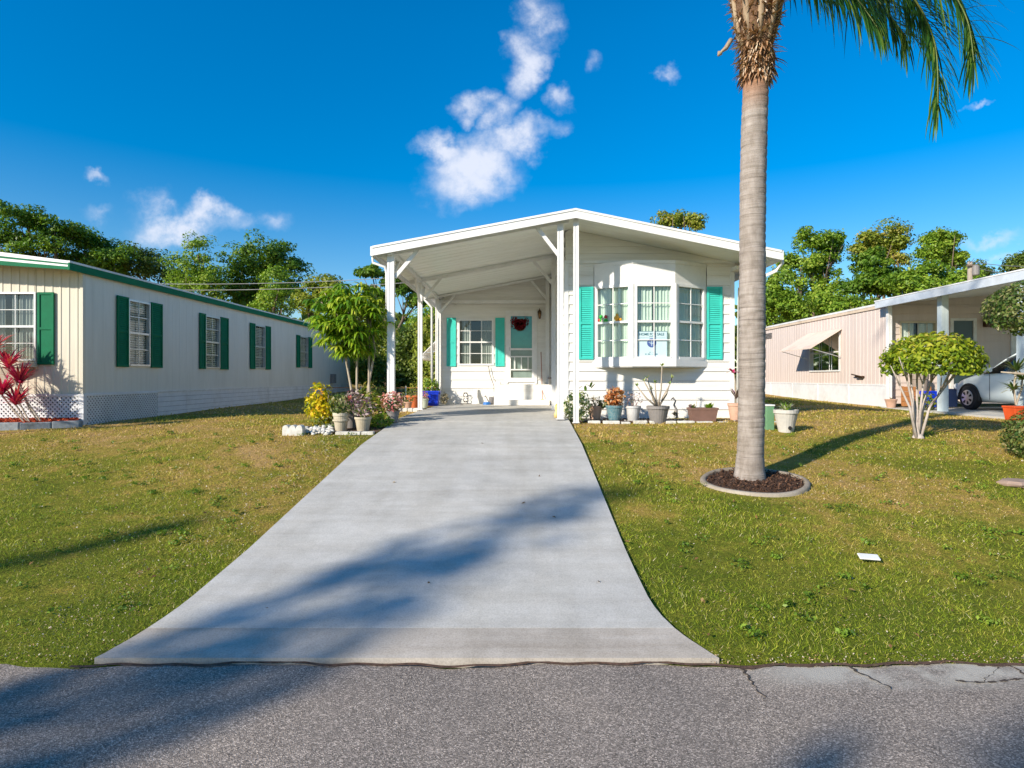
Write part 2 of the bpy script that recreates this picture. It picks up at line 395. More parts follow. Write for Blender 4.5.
def trunkmesh(base, tops, r, parent, mat=BARK, name='trunk', nseg=6, wob=.12, split=.45):
    mb = MB(); base = Vector(base)
    av = sum((Vector(t) for t in tops), Vector())/len(tops)
    fork = base.lerp(av, split)
    pts = [base.lerp(fork, i/nseg)+Vector((random.uniform(-wob, wob), random.uniform(-wob, wob), 0))*(i/nseg) for i in range(nseg+1)]
    mb.tube(pts, [r*(1.25-.5*i/nseg) if i else r*1.5 for i in range(nseg+1)], 9)
    for t in tops:
        t = Vector(t); m1 = pts[-1].lerp(t, .45)+Vector((random.uniform(-wob, wob)*2, random.uniform(-wob, wob)*2, 0))
        mb.tube([pts[-2], pts[-1], m1, t], [r*.6, r*.55, r*.35, r*.12], 7)
        for _ in range(3):
            q = t+Vector((random.uniform(-1, 1), random.uniform(-1, 1), random.uniform(-.3, .3)))*(t-fork).length*.2
            mb.tube([m1.lerp(t, random.random()*.7), q], [r*.22, r*.06], 5)
    return mb.build(name, mat, parent, smooth=True)
def tree(name, label, base, ells, mat, r=.22, nclump=70, nleaf=80, cr=.8, size=.2, group=None, bark=BARK, flat=.7, cat='tree', **kw):
    t = thing(name, base, label, cat, group)
    tops = [(e[0], e[1], e[2]-e[5]*.15) for e in ells]
    trunkmesh(base, tops, r, t, bark, wob=r*.8)
    if ells[0][3] > .9:
        sub_ = []
        for e in ells:
            for _ in range(10):
                d = rng.normal(0, 1, 3); d /= np.linalg.norm(d); q = rng.uniform(.25, .55); o = rng.uniform(.4, .85)
                sub_.append((e[0]+d[0]*e[3]*o, e[1]+d[1]*e[4]*o, e[2]+d[2]*e[5]*o, e[3]*q, e[4]*q, e[5]*q*1.1))
        ells = sub_; kw.setdefault('shell', (.2, 1.1)); cr *= .8; nclump = int(nclump*1.35)
    crown('crown', t, mat, ells, nclump, nleaf, cr, size, flat, **kw)
    return t

def rows(u0, u1, w0, w1, openings):
    """solid intervals of [u0,u1] for band w0..w1 given openings (a0,a1,b0,b1)"""
    iv = [(u0, u1)]
    for a0, a1, b0, b1 in openings:
        if b0 < w1-1e-5 and b1 > w0+1e-5:
            nv = []
            for p, q in iv:
                if a1 <= p or a0 >= q: nv.append((p, q)); continue
                if a0 > p: nv.append((p, a0))
                if a1 < q: nv.append((a1, q))
            iv = nv
    return iv
def lapwall(mb, o, ud, nd, u0, u1, z0, z1, h=.21, openings=(), top=None, lip=.022):
    """horizontal lap siding. o origin, ud along, nd outward normal; top(z)->(umin,umax) limits for gables"""
    o, ud, nd = Vector(o), Vector(ud), Vector(nd)
    cuts = sorted(set([z0+i*h for i in range(int((z1-z0)/h)+1)]+[z1]+[b for op in openings for b in op[2:4] if z0 < b < z1]))
    board = lambda z: (z-z0) % h / h
    for a, b in zip(cuts[:-1], cuts[1:]):
        if b-a < 1e-4: continue
        ta = lip*(1-board(a+1e-6)); tb = lip*(1-board(b-1e-6))
        for p, q in rows(u0, u1, a, b, openings):
            pa, qa, pb, qb = p, q, p, q
            if top:
                l0, r0 = top(a); l1, r1 = top(b)
                pa, qa, pb, qb = max(p, l0), min(q, r0), max(p, l1), min(q, r1)
                if pa >= qa: continue
                if pb >= qb: pb = qb = (pb+qb)/2; pb = qb = min(max(pb, pa), qa)
            zz = Vector((0,0,1))
            mb.quad(o+ud*pa+nd*ta+zz*a, o+ud*qa+nd*ta+zz*a, o+ud*qb+nd*tb+zz*b, o+ud*pb+nd*tb+zz*b)
            if board(a+1e-6) < .01:
                mb.quad(o+ud*pa+zz*a-nd*.002, o+ud*qa+zz*a-nd*.002, o+ud*qa+nd*ta+zz*a, o+ud*pa+nd*ta+zz*a)
def ribwall(mb, o, ud, nd, u0, u1, z0, zt, pitch=.2, rib=.06, dep=.016, openings=()):
    """vertical ribbed metal; zt(u) top height"""
    o, ud, nd = Vector(o), Vector(ud), Vector(nd); zz = Vector((0,0,1))
    prof = []; u = u0
    while u < u1:
        for du, d in ((0, 0), (pitch-rib, 0), (pitch-rib*.8, dep), (pitch-rib*.2, dep)):
            if u+du < u1: prof.append((u+du, d))
        u += pitch
    prof.append((u1, 0))
    for op in openings:
        for e in op[:2]:
            if u0 < e < u1: prof.append((e, 0))
    prof.sort()
    for (a, da), (b, db) in zip(prof[:-1], prof[1:]):
        if b-a < 1e-4: continue
        for p, q in rows(z0, 99, a, b, [(op[2], op[3], op[0], op[1]) for op in openings]):
            qa, qb = min(q, zt(a)), min(q, zt(b))
            mb.quad(o+ud*a+nd*da+zz*p, o+ud*b+nd*db+zz*p, o+ud*b+nd*db+zz*qb, o+ud*a+nd*da+zz*qa)

def window(parent, o, ud, nd, w, h, frame, curtain, cols=2, rws=4, fw=.05, mid=True, gap=.25, glass=GLASS, name='window', proud=.03, blind=False, midz=.5, mw=.018):
    """window unit: frame (part) with glass, muntins, curtain and a dark box behind as sub-parts. o = lower left corner of the opening"""
    o, ud, nd = Vector(o), Vector(ud), Vector(nd); zz = Vector((0,0,1))
    fr = MB()
    def fb(a0, a1, b0, b1, d0, d1): fr.obox(o+ud*a0+zz*b0+nd*d0, ud*(a1-a0), zz*(b1-b0), nd*(d1-d0))
    fb(-fw*.4, fw*.6, -fw*.4, h+fw*.4, -.06, proud); fb(w-fw*.6, w+fw*.4, -fw*.4, h+fw*.4, -.06, proud)
    fb(fw*.6, w-fw*.6, h-fw*.6, h+fw*.4, -.06, proud); fb(fw*.6, w-fw*.6, -fw*.4, fw*.6, -.06, proud+.01)
    if mid: fb(fw*.6, w-fw*.6, h*midz-.022, h*midz+.022, -.05, proud-.008)
    f = fr.build(name, frame, parent)
    mu = MB()
    for i in range(1, cols):
        x = w*i/cols; mu.obox(o+ud*(x-mw/2)+zz*(fw*.5)-nd*.010, ud*mw, zz*(h-fw), nd*.014)
    for j in range(1, rws):
        z = h*j/rws
        if mid and abs(z-h*midz) < .05: continue
        mu.obox(o+ud*(fw*.5)+zz*(z-mw/2)-nd*.0085, ud*(w-fw), zz*mw, nd*.010)
    if mu.v: mu.build('muntin', frame, f)
    MB().quad(o+zz*.01-nd*.04, o+ud*w+zz*.01-nd*.04, o+ud*w+zz*(h-.01)-nd*.04, o+zz*(h-.01)-nd*.04).build('pane', glass, f)
    c = MB(); n = int(w/.012); amp = .012
    if blind:
        nb = int(h/.05)
        for j in range(nb):
            c.obox(o+zz*(j*.05+.004)-nd*.085+ud*.02, ud*(w-.04), zz*.036+nd*.02, nd*.003)
    else:
        spans = [(0.0, 1.0)] if not gap else [(0, .5-gap/2), (.5+gap/2, 1)]
        for s0, s1 in spans:
            k = int(n*(s1-s0)); pr = None
            for i in range(k+1):
                u = w*(s0+(s1-s0)*i/k); d = -.09+amp*math.sin(u*95)+amp*.5*math.sin(u*37+1)
                cur = o+ud*u+nd*d
                if pr is not None: c.quad(pr+zz*.02, cur+zz*.02, cur+zz*(h-.02), pr+zz*(h-.02))
                pr = cur
    c.build('curtain', curtain, f, smooth=not blind)
    d = MB(); dd = .4
    a, b = o-nd*.06, o+ud*w-nd*.06
    A, B = a-nd*dd, b-nd*dd
    d.quad(A, B, B+zz*h, A+zz*h); d.quad(a, A, A+zz*h, a+zz*h); d.quad(b, B, B+zz*h, b+zz*h)
    d.quad(a, b, B, A); d.quad(a+zz*h, b+zz*h, B+zz*h, A+zz*h)
    d.build('interior', DARK, f)
    return f
def shutter(parent, o, ud, nd, w, h, mat, slat=.045, name='shutter', panel=False):
    o, ud, nd = Vector(o)+Vector(nd)*.018, Vector(ud), Vector(nd); zz = Vector((0,0,1)); m = MB(); e = .045; t = .028
    m.obox(o, ud*e, zz*h, nd*t); m.obox(o+ud*(w-e), ud*e, zz*h, nd*t)
    for z in (0, h*.5-e/2, h-e): m.obox(o+ud*e+zz*z, ud*(w-2*e), zz*e, nd*(t-.002))
    if panel:
        m.obox(o+ud*e+zz*e, ud*(w-2*e), zz*(h-2*e), nd*.012)
    else:
        z = e
        while z < h-e-slat*.5:
            if abs(z+slat/2-h*.5) > .04:
                m.obox(o+ud*e+zz*z, ud*(w-2*e), zz*slat*.75+nd*.0-nd*.012+nd*.0, nd*.02)
            z += slat
        m.obox(o+ud*e+zz*e+nd*.001, ud*(w-2*e), zz*(h-2*e), nd*.004)
    return m.build(name, mat, parent)

# ------------------------------------------------------------------ ground, road, driveway
def sheet(name, xs, ys, zf, mat, kind='structure', smooth=True):
    m = MB(); nx = len(xs)
    m.v = [(x, y, zf(x, y)) for y in ys for x in xs]
    m.f = [(j*nx+i, j*nx+i+1, (j+1)*nx+i+1, (j+1)*nx+i) for j in range(len(ys)-1) for i in range(nx-1)]; m.a = [.5]*len(m.f)
    o = m.build(name, mat, smooth=smooth); o['kind'] = kind; return o
def edge_y(x):   # ragged verge line between asphalt and lawn
    return 3.64+.018*math.sin(x*3.1)+.012*math.sin(x*7.7+1)+.010*math.sin(x*17.3)
def lawnz(x, y):
    z = gz(y)
    if 4 < y < 30: z += .018*math.sin(x*1.3+y*.7)*min(1, (y-4)/3)*(0 if -2.8 < x < 1.3 else 1)
    if -2.46 < x < .94 and 3.6 < y < 19: z = dz(y)-.06
    return z
xs = sorted(set([-400,-200,-100,-60,-40,-30]+[round(-24+i*.6, 3) for i in range(81)]+[-2.7,-2.46,.94,1.2]+[30,40,60,100,200,400]))
ys = sorted(set([-200,-100,-50,-20,-10,-5,-4,-3.2,0,2,3.4,3.6,3.66,3.75,4.0,4.45]+[round(4.5+i*.35, 3) for i in range(44)]+[20.5,22,24,26,29,35,45,60,90,150,300,600]))
ground = sheet('lawn', xs, ys, lawnz, LAWN)
rx = [-120,-60,-30]+[round(-12+i*.15, 3) for i in range(161)]+[30,60,120]
m = MB()
for i in range(len(rx)-1):
    a, b = rx[i], rx[i+1]
    m.quad((a,-3.1,0), (b,-3.1,0), (b,edge_y(b),.0+.004*math.sin(b*5)), (a,edge_y(a),.0+.004*math.sin(a*5)))
    m.quad((a,edge_y(a),.004*math.sin(a*5)), (b,edge_y(b),.004*math.sin(b*5)), (b,edge_y(b)+.01,-.05), (a,edge_y(a)+.01,-.05))
tag(m.build('asphalt_road', ASPH), kind='structure')
# driveway
def dl(y): return float(np.interp(y, [3.6,3.72,3.9,4.1,4.4], [-2.66,-2.585,-2.53,-2.49,-2.46]))
def dr(y): return float(np.interp(y, [3.6,3.72,3.9,4.1,4.4,5.0], [1.27,1.18,1.08,1.0,.95,.94]))
def slab(name, y0, y1, mat, n, z0=0):
    m = MB(); yy = np.linspace(y0, y1, n)
    for a, b in zip(yy[:-1], yy[1:]):
        L0, L1, R0, R1 = dl(a), dl(b), dr(a), dr(b); za, zb = dz(a)+z0, dz(b)+z0
        m.quad((L0,a,za), (R0,a,za), (R1,b,zb), (L1,b,zb))
        m.quad((L0,a,za), (L1,b,zb), (L1,b,zb-.15), (L0,a,za-.15))
        m.quad((R1,b,zb), (R0,a,za), (R0,a,za-.15), (R1,b,zb-.15))
    m.quad((dl(y0),y0,dz(y0)+z0), (dl(y0),y0,dz(y0)-.15), (dr(y0),y0,dz(y0)-.15), (dr(y0),y0,dz(y0)+z0))
    m.quad((dl(y1),y1,dz(y1)+z0), (dl(y1),y1,dz(y1)-.15), (dr(y1),y1,dz(y1)-.15), (dr(y1),y1,dz(y1)+z0))
    return tag(m.build(name, mat, smooth=False), kind='structure')
slab('driveway_apron', 3.675, 4.022, CONCA, 8, 0)
slab('driveway', 4.026, 11.55, CONC, 50)
slab('carport_floor', 11.562, 18.62, CONC, 12, .004)
# cracks in the road edge
CRK = M('crack_fill', (.06,.045,.035), rough=1, dirt=0)
def crack(pts, w, name='road_crack'):
    m = MB(); L = []
    for i, (x, y) in enumerate(pts):
        ww = w*.6*random.uniform(.4, 1.4)*(1-.6*i/len(pts)); L.append(((x-ww, y, .007), (x+ww, y+.004, .007)))
    for (a, b), (c, d) in zip(L[:-1], L[1:]): m.quad(a, b, d, c)
    return tag(m.build(name, CRK), kind='structure')
def jag(x0, y0, x1, y1, n=14, j=.018):
    return [(x0+(x1-x0)*i/n+random.uniform(-j, j), y0+(y1-y0)*i/n) for i in range(n+1)]
crack(jag(1.33, 3.62, 1.33, 3.25), .014); crack(jag(1.98, 3.62, 2.08, 3.36), .016)
crack(jag(2.9, 3.63, 2.62, 3.42), .013); crack(jag(2.95, 3.63, 3.0, 3.35), .016)
m = MB()
for i in range(40):
    a = 2.5+i*.025; b = a+.025; ya = 3.47+.03*math.sin(a*9)-.05*(a-2.5); yb = 3.47+.03*math.sin(b*9)-.05*(b-2.5); w_ = .006+.005*math.sin(i*1.9)
    m.quad((a,ya-w_,.0075), (b,yb-w_,.0075), (b,yb+w_,.0075), (a,ya+w_,.0075))
tag(m.build('road_crack', CRK), kind='structure')
# dark earth line between the asphalt and the concrete apron
m = MB(); x = -2.72
while x < 3.4:
    b = x+.04; wa = .004+.006*random.random() if x < 1.3 else .004+.018*random.random(); yb = edge_y(x)
    m.quad((x,yb-wa,.009), (b,edge_y(b)-wa,.009), (b,edge_y(b)+.015,.012), (x,yb+.015,.012)); x = b
tag(m.build('road_edge_soil', M('edge_soil', (.05,.028,.018), (.13,.075,.05), scale=40, rough=1, bmp=.8)), kind='structure')

# grass blades: real blades in the near lawn, thinning with distance
def blades():
    parts = []
    for (y0, y1, dens, h, w) in ((3.62, 5.2, 6500, .028, .0045), (5.2, 7.2, 3200, .030, .0068), (7.2, 10, 1300, .032, .011), (10, 14, 480, .036, .020), (14, 29, 90, .045, .04)):
        xa = -.90*y1-.6; xb = .86*y1+.6
        n = int(dens*(xb-xa)*(y1-y0))
        x = rng.uniform(xa, xb, n); y = rng.uniform(y0, y1, n)
        k = (x > -.88*y-.5) & (x < .85*y+.5)
        L = np.interp(y, [3.6,3.72,3.9,4.1,4.4], [-2.66,-2.585,-2.53,-2.49,-2.46]); Rr = np.interp(y, [3.6,3.72,3.9,4.1,4.4,5], [1.27,1.18,1.08,1.0,.95,.94])
        wob = .03*np.sin(y*9)+.02*np.sin(y*23)
        k &= (x < L+.010+wob*.5) | (x > Rr-.010+wob*.5)
        k &= ~((x > -2.6) & (x < 5) & (y > 12.2))
        k &= ~((x > -20) & (x < -8.35) & (y > 10.9)); k &= ~((x > 10.3) & (y > 11.9))
        k &= ~(((x-2.89)/.64)**2+((y-7.42)/.53)**2 < 1)
        # thin, clumpy cover
        cl = np.sin(x*2.3+np.sin(y*1.7)*2)+np.sin(y*3.1+x*.9)+np.sin(x*7.1+y*5.3)*.6
        k &= rng.uniform(0, 1, n) < np.clip(.66+.17*cl, .25, 1)
        x, y = x[k], y[k]; n = len(x)
        z = np.interp(y, [3.62,3.75,4.45,5.4,7.1,9.3,11,12.3,19,29], [-.03,.03,.075,.175,.40,.685,.82,.865,.895,1.1])
        z = z+.018*np.sin(x*1.3+y*.7)*np.clip((y-4)/3, 0, 1)*np.where((x > -2.8) & (x < 1.3), 0, 1)-.006
        hh = h*rng.uniform(.45, 1.4, n)*(1+.22*np.sin(x*3.3+y*2.1)); ang = rng.uniform(0, 2*np.pi, n); ww = w*rng.uniform(.6, 1.3, n)
        lean = hh*rng.uniform(.3, 1.7, n); la = rng.uniform(0, 2*np.pi, n)
        v = np.empty((n,3,3))
        v[:,0] = np.stack([x-np.cos(ang)*ww/2, y-np.sin(ang)*ww/2, z], 1)
        v[:,1] = np.stack([x+np.cos(ang)*ww/2, y+np.sin(ang)*ww/2, z], 1)
        v[:,2] = np.stack([x+np.cos(la)*lean, y+np.sin(la)*lean, z+hh], 1)
        parts.append(v.reshape(-1,3))
    v = np.concatenate(parts); n = len(v)//3
    o = npmesh('grass', v, n, 3, BLADE, None, rng.beta(1.3, 1.5, n))
    o['kind'] = 'stuff'; return n
NB = blades()
# leaf litter flecks and clover heads on the lawn
def litter():
    n = 42000; y = rng.uniform(3.7, 11.5, n); x = rng.uniform(-.88, .86, n)*y
    d = np.minimum(np.abs(x+2.7), 9)
    p = np.where(x < 0, np.exp(-np.abs(x+3.0)/.6)*1.0+.06, .10+.2*(np.abs(x-4)<1.2)*(np.abs(y-7.8)<1.4))
    k = (rng.uniform(0, 1, n) < p) & ((x < -2.55) | (x > 1.02)); x, y = x[k], y[k]
    xe = np.concatenate([rng.uniform(1.15, 3.4, 420), rng.uniform(-3.6, -2.6, 90)]); ye = 3.66+np.abs(rng.normal(0, .035, len(xe))); x = np.concatenate([x, xe]); y = np.concatenate([y, ye])
    z = np.array([gz(t) for t in y])+.020
    c = np.stack([x, y, z], 1)
    o = npmesh('leaf_litter', leafcloud(c, np.tile([0,0,1.], (len(c),1)), .015*np.clip(y/5.5, .8, 1.6), .6, .5), len(c), 4, LITTER, None, rng.uniform(0, 1, len(c)))
    o['kind'] = 'stuff'
litter()
def weeds():
    C_, N_, V_, S_ = [], [], [], []
    for _ in range(420):
        y = rng.uniform(3.9, 10.5); x = rng.uniform(-.86, .84)*y
        if -2.75 < x < 1.2 or ((x-2.89)/.7)**2+((y-7.42)/.6)**2 < 1 or x < -8.2: continue
        k = int(rng.integers(14, 40)); R_ = rng.uniform(.03, .11); a = rng.uniform(0, 2*np.pi, k); r_ = R_*rng.uniform(0, 1, k)**.5
        z0 = gz(y)+.012+.018*math.sin(x*1.3+y*.7)*min(1, (y-4)/3 if y > 4 else 0)
        C_.append(np.stack([x+np.cos(a)*r_, y+np.sin(a)*r_, z0+rng.uniform(.01, .045, k)], 1)); N_.append(np.stack([np.cos(a)*.5, np.sin(a)*.5, np.ones(k)], 1)); V_.append(np.clip(rng.uniform(0, .5)+rng.uniform(0, .5, k), 0, 1)); S_.append(np.full(k, rng.uniform(.018, .034)))
    c = np.concatenate(C_); o = npmesh('lawn_weeds', leafcloud(c, np.concatenate(N_), np.concatenate(S_), .6, .5), len(c), 4, leafmat('weed_leaves', [(.05,.10,.015), (.14,.24,.02), (.30,.40,.05)], .3), None, np.concatenate(V_)); o['kind'] = 'stuff'
    n = 300; y = rng.uniform(3.7, 11, n); x = rng.uniform(-.86, .84, n)*y; k = (x < -2.5)|(x > .98)|(rng.uniform(0, 1, n) < .12); x, y = x[k], y[k]
    z = np.array([(dz(b) if -2.46 < a < .94 else gz(b)+.03) for a, b in zip(x, y)])+.012
    o = npmesh('fallen_leaves', leafcloud(np.stack([x, y, z], 1), np.tile([0,0,1.], (len(x),1)), .045, .5, .35), len(x), 4, leafmat('dead_leaf', [(.10,.05,.02), (.26,.14,.05), (.42,.30,.12)], .1, .8), None, rng.uniform(0, 1, len(x))); o['kind'] = 'stuff'
weeds()

# ------------------------------------------------------------------ the white home with its carport
exec_home = True
HX0, HX1 = .95, 4.56; YW = 12.9; YB = 18.5; YR = 11.62; YE = 27.0
RX0, RXM, RX1 = -2.87, 1.056, 5.03
def rz(x): return float(np.interp(x, [RX0, RXM, RX1], [4.27, 5.0, 4.19]))
home = thing('manufactured_home', (1.05, YW, .86), 'white manufactured home with turquoise shutters, bay window and an open carport', 'house')
# roof
m = MB(); t = .05
for a, b in ((RX0, RXM), (RXM, RX1)):
    za, zb = rz(a), rz(b)
    m.add([(a,YR,za),(b,YR,zb),(b,YE,zb),(a,YE,za),(a,YR,za-t),(b,YR,zb-t),(b,YE,zb-t),(a,YE,za-t)],
          [(0,1,2,3),(7,6,5,4),(0,4,5,1),(1,5,6,2),(2,6,7,3),(3,7,4,0)])
roof = m.build('roof', ROOFM, home)
m = MB(); h = .17
for a, b in ((RX0, RXM), (RXM, RX1)):
    za, zb = rz(a)+.012, rz(b)+.012
    m.prism([(a,YR-.04,za-h),(b,YR-.04,zb-h),(b,YR-.04,zb),(a,YR-.04,za)], (0,.038,0))
    m.prism([(a,YR-.055,za-.035),(b,YR-.055,zb-.035),(b,YR-.055,zb+.006),(a,YR-.055,za+.006)], (0,.014,0))
    m.prism([(a,YR-.05,za-h-.012),(b,YR-.05,zb-h-.012),(b,YR-.05,zb-h+.018),(a,YR-.05,za-h+.018)], (0,.009,0))
m.box(RX0-.04, RX0-.002, YR-.04, YE, rz(RX0)-h, rz(RX0)+.01); m.box(RX1+.002, RX1+.04, YR-.04, YE, rz(RX1)-h, rz(RX1)+.01)
m.build('fascia', WT, roof)
# carport ceiling pans (ribbed panels running along the slope)
SOFF = M('soffit_pan', (.82,.84,.79), (.78,.81,.75), rough=.38, dirt=.08, stretch=(.4,3,1), spec=.6)
m = MB(); y = YR
while y < YB-.02:
    y1 = min(y+.30, YB)
    for (ya, yb, d0, d1) in ((y, y+.012, .07, .078), (y+.012, y+.022, .078, .07), (y+.022, y1, .07, .07)):
        m.quad((RX0+.01,ya,rz(RX0)-d0), (HX0,ya,rz(HX0)-d0), (HX0,yb,rz(HX0)-d1), (RX0+.01,yb,rz(RX0)-d1))
    y += .30
m.build('ceiling_panel', SOFF, home)
m = MB()
for a, b in ((HX0, RXM), (RXM, RX1)):
    m.quad((a,YR,rz(a)-.07), (b,YR,rz(b)-.07), (b,YW,rz(b)-.07), (a,YW,rz(a)-.07))
m.build('soffit', SOFF, home)
# front wall of the living room, its gable, the side walls
zb0 = .86; ztr = 4.20
bx0, bx1 = 1.57, 3.98
opn = [(bx0-.01, bx1+.01, 2.0, 4.17)]
def gab(z):  # roof underside limits at height z
    zz = z+.075
    l = np.interp(zz, [4.27, 5.0], [RX0, RXM]) if zz > 4.27 else -9
    r = RX1-(zz-4.19)*(RX1-RXM)/(5.0-4.19) if zz > 4.19 else 99
    return l, r
m = MB()
lapwall(m, (0,YW,0), (1,0,0), (0,-1,0), HX0, HX1, zb0, ztr, .205, opn)
lapwall(m, (0,YW-.02,0), (1,0,0), (0,-1,0), HX0, RX1-.3, ztr+.06, 4.93, .15, (), gab)
front = m.build('front_wall', W, home)
m = MB(); m.box(HX0-.02, HX1+.35, YW-.045, YW-.022, ztr, ztr+.06)
m.box(HX0-.022, HX0+.07, YW-.026, YW+.05, zb0, ztr); m.box(HX1-.07, HX1+.022, YW-.026, YW+.05, zb0, ztr)
m.build('trim_board', WT, home)
m = MB()
lapwall(m, (HX0,YW,0), (0,1,0), (-1,0,0), 0, YB-YW, zb0, 4.86, .205, ())
m.quad((HX0+.03,YW,zb0), (HX0+.03,YE,zb0), (HX0+.03,YE,4.85), (HX0+.03,YW,4.85))
lapwall(m, (HX1,YW,0), (0,1,0), (1,0,0), 0, YE-YW, zb0, 4.2, .205, ())
m.quad((HX0,YE,zb0), (HX1,YE,zb0), (HX1,YE,4.2), (HX0,YE,4.2))
m.build('side_wall', W, home)
# eave box at right with a short gutter and the downspout bracket
m = MB(); m.box(HX1-.05, RX1-.02, YW-.3, YW+.0, 4.02, 4.10); m.build('eave_box', WT, home)
m = MB(); m.tube([(5.08,11.7,4.08),(5.1,11.7,3.98),(4.98,11.72,3.84),(4.8,12.3,3.74),(4.66,12.8,3.66),(4.64,12.85,1.0)], .035, 8); m.build('downspout', WT, home, smooth=True)
# back room wall (behind the carport)
BXL = -2.52
def bgab(z): return (np.interp(z+.11, [4.27, 5.0], [RX0, RXM]) if z+.11 > 4.27 else -9), 99
wx0, wx1 = PX(458.5,YB), PX(493,YB); wz0, wz1 = PZ(364.8,YB), PZ(319.5,YB)
dx0, dx1 = PX(508,YB), PX(534.7,YB); dzb, dzt = PZ(382,YB), PZ(313,YB)
m = MB(); opb = [(wx0, wx1, wz0, wz1), (dx0, dx1, dzb, dzt)]
lapwall(m, (0,YB,0), (1,0,0), (0,-1,0), BXL, HX0, .9, 4.02, .26, opb)
lapwall(m, (0,YB-.03,0), (1,0,0), (0,-1,0), BXL, HX0, 4.10, 4.86, .16, (), bgab)
m.quad((BXL,YB,.8), (BXL,YE,.8), (BXL,YE,4.2), (BXL,YB,4.2)); m.quad((BXL,YE,.8), (HX0,YE,.8), (HX0,YE,4.2), (BXL,YE,4.2))
m.build('back_wall', W, home)
m = MB(); m.box(BXL-.02, HX0-.02, YB-.07, YB-.032, 4.02, 4.13); m.box(BXL-.03, BXL+.07, YB-.03, YB+.05, .9, 4.02); m.build('trim_board', WT, home)
window(home, (wx0,YB,wz0), (1,0,0), (0,-1,0), wx1-wx0, wz1-wz0, WT, CURTG, cols=3, rws=4, gap=.28, fw=.06)
shutter(home, (PX(446.8,YB),YB,wz0-.05), (1,0,0), (0,-1,0), .285, wz1-wz0+.1, TEAL, panel=True)
shutter(home, (PX(495.4,YB),YB,wz0-.05), (1,0,0), (0,-1,0), .285, wz1-wz0+.1, TEAL, panel=True)
# screen door
door = MB(); y0 = YB-.05; w = dx1-dx0; fwk = .085
for (a0, a1, b0, b1) in ((0, fwk, 0, dzt-dzb), (w-fwk, w, 0, dzt-dzb), (fwk, w-fwk, dzt-dzb-.1, dzt-dzb), (fwk, w-fwk, 0, .13), (fwk, w-fwk, .98, 1.04), (fwk, w-fwk, .36, .40), (fwk, w-fwk, .76, .80)):
    door.box(dx0+a0, dx0+a1, y0, y0+.035, dzb+b0, dzb+b1)
for i in range(1, 4):
    x = dx0+w*i/4; door.box(x-.014, x+.014, y0+.004, y0+.024, dzb+.40, dzb+.76)
door = door.build('screen_door', WT, home)
MB().quad((dx0+.02,YB-.022,dzb+.02), (dx1-.02,YB-.022,dzb+.02), (dx1-.02,YB-.022,dzt-.02), (dx0+.02,YB-.022,dzt-.02)).build('screen', GLASSD, door)
m = MB(); m.box(dx0+.01, dx1-.01, YB+.02, YB+.06, dzb+1.0, dzt-.01); m.build('inner_door', TEALD, door)
m = MB(); m.box(dx0+.01, dx1-.01, YB+.02, YB+.06, dzb+.01, dzb+.99); m.build('door_panel', M('door_grey', (.35,.42,.40), rough=.6), door)
m = MB(); m.tube([(dx0+.05,y0-.03,dzb+.95),(dx0+.05,y0-.03,dzb+1.07)], .012, 6); m.tube([(dx0+.05,y0,dzb+1.01),(dx0+.05,y0-.03,dzb+1.01)], .01, 6); m.build('door_handle', ALU, door)
m = MB(); e = .07
m.box(dx0-e, dx0-.003, YB-.04, YB+.02, dzb-.05, dzt+e); m.box(dx1+.003, dx1+e, YB-.04, YB+.02, dzb-.05, dzt+e); m.box(dx0-.003, dx1+.003, YB-.04, YB+.02, dzt+.003, dzt+e)
m.build('door_frame', WT, door)
# wreath on the inner door, hanging
wr = thing('door_wreath', (PX(520,YB), YB-.03, PZ(326,YB)), 'dark red flower wreath hanging on the turquoise door', 'wreath')
m = MB(); c = Vector((PX(520,YB), YB-.075, PZ(325,YB)))
for i in range(260):
    t = random.uniform(0, 2*math.pi); rr = random.uniform(.10, .24); q = c+Vector((math.cos(t)*rr*1.15, random.uniform(-.02, .01), math.sin(t)*rr*(.45+.5*abs(math.cos(t)))+.09*abs(math.cos(t))+random.uniform(-.05, .03)))
    m.strip(q, (math.cos(t*3+i), -.6, math.sin(i*1.7)), .07, .045, .3, 2, a=random.random())
m.build('petals', L_REDF, wr, attr=True)
m = MB(); m.lathe((c.x, c.y+.015, c.z), [(.16,-.012),(.19,0),(.16,.012),(.14,0),(.16,-.012)], 20, axis='y'); m.build('ring', BRONZE, wr)
# wall lantern beside the door
ln = thing('wall_lantern', (PX(539.5,YB), YB-.03, PZ(316,YB)), 'small bronze wall lantern right of the screen door', 'lamp')
lx, lz = PX(539.5,YB), PZ(314,YB)
MB().box(lx-.035, lx+.035, YB-.03, YB-.017, lz-.12, lz+.12).build('mounting_plate', BRONZE, ln)
m = MB(); m.lathe((lx,YB-.11,lz-.16), [(.02,0),(.035,.02),(.035,.03)], 10); m.lathe((lx,YB-.11,lz+.04), [(.065,0),(.05,.04),(.012,.09),(.008,.12)], 10); m.tube([(lx,YB-.03,lz+.12),(lx,YB-.11,lz+.16)], .008, 6)
for i in range(4): t = i*math.pi/2+.4; m.tube([(lx+.034*math.cos(t),YB-.11+.034*math.sin(t),lz-.13),(lx+.055*math.cos(t),YB-.11+.055*math.sin(t),lz+.04)], .005, 4)
m.build('lantern_frame', BRONZE, ln)
MB().lathe((lx,YB-.11,lz-.13), [(.028,0),(.048,.165)], 10).build('lantern_glass', M('amber_glass', (.3,.16,.07), rough=.2), ln, smooth=True)
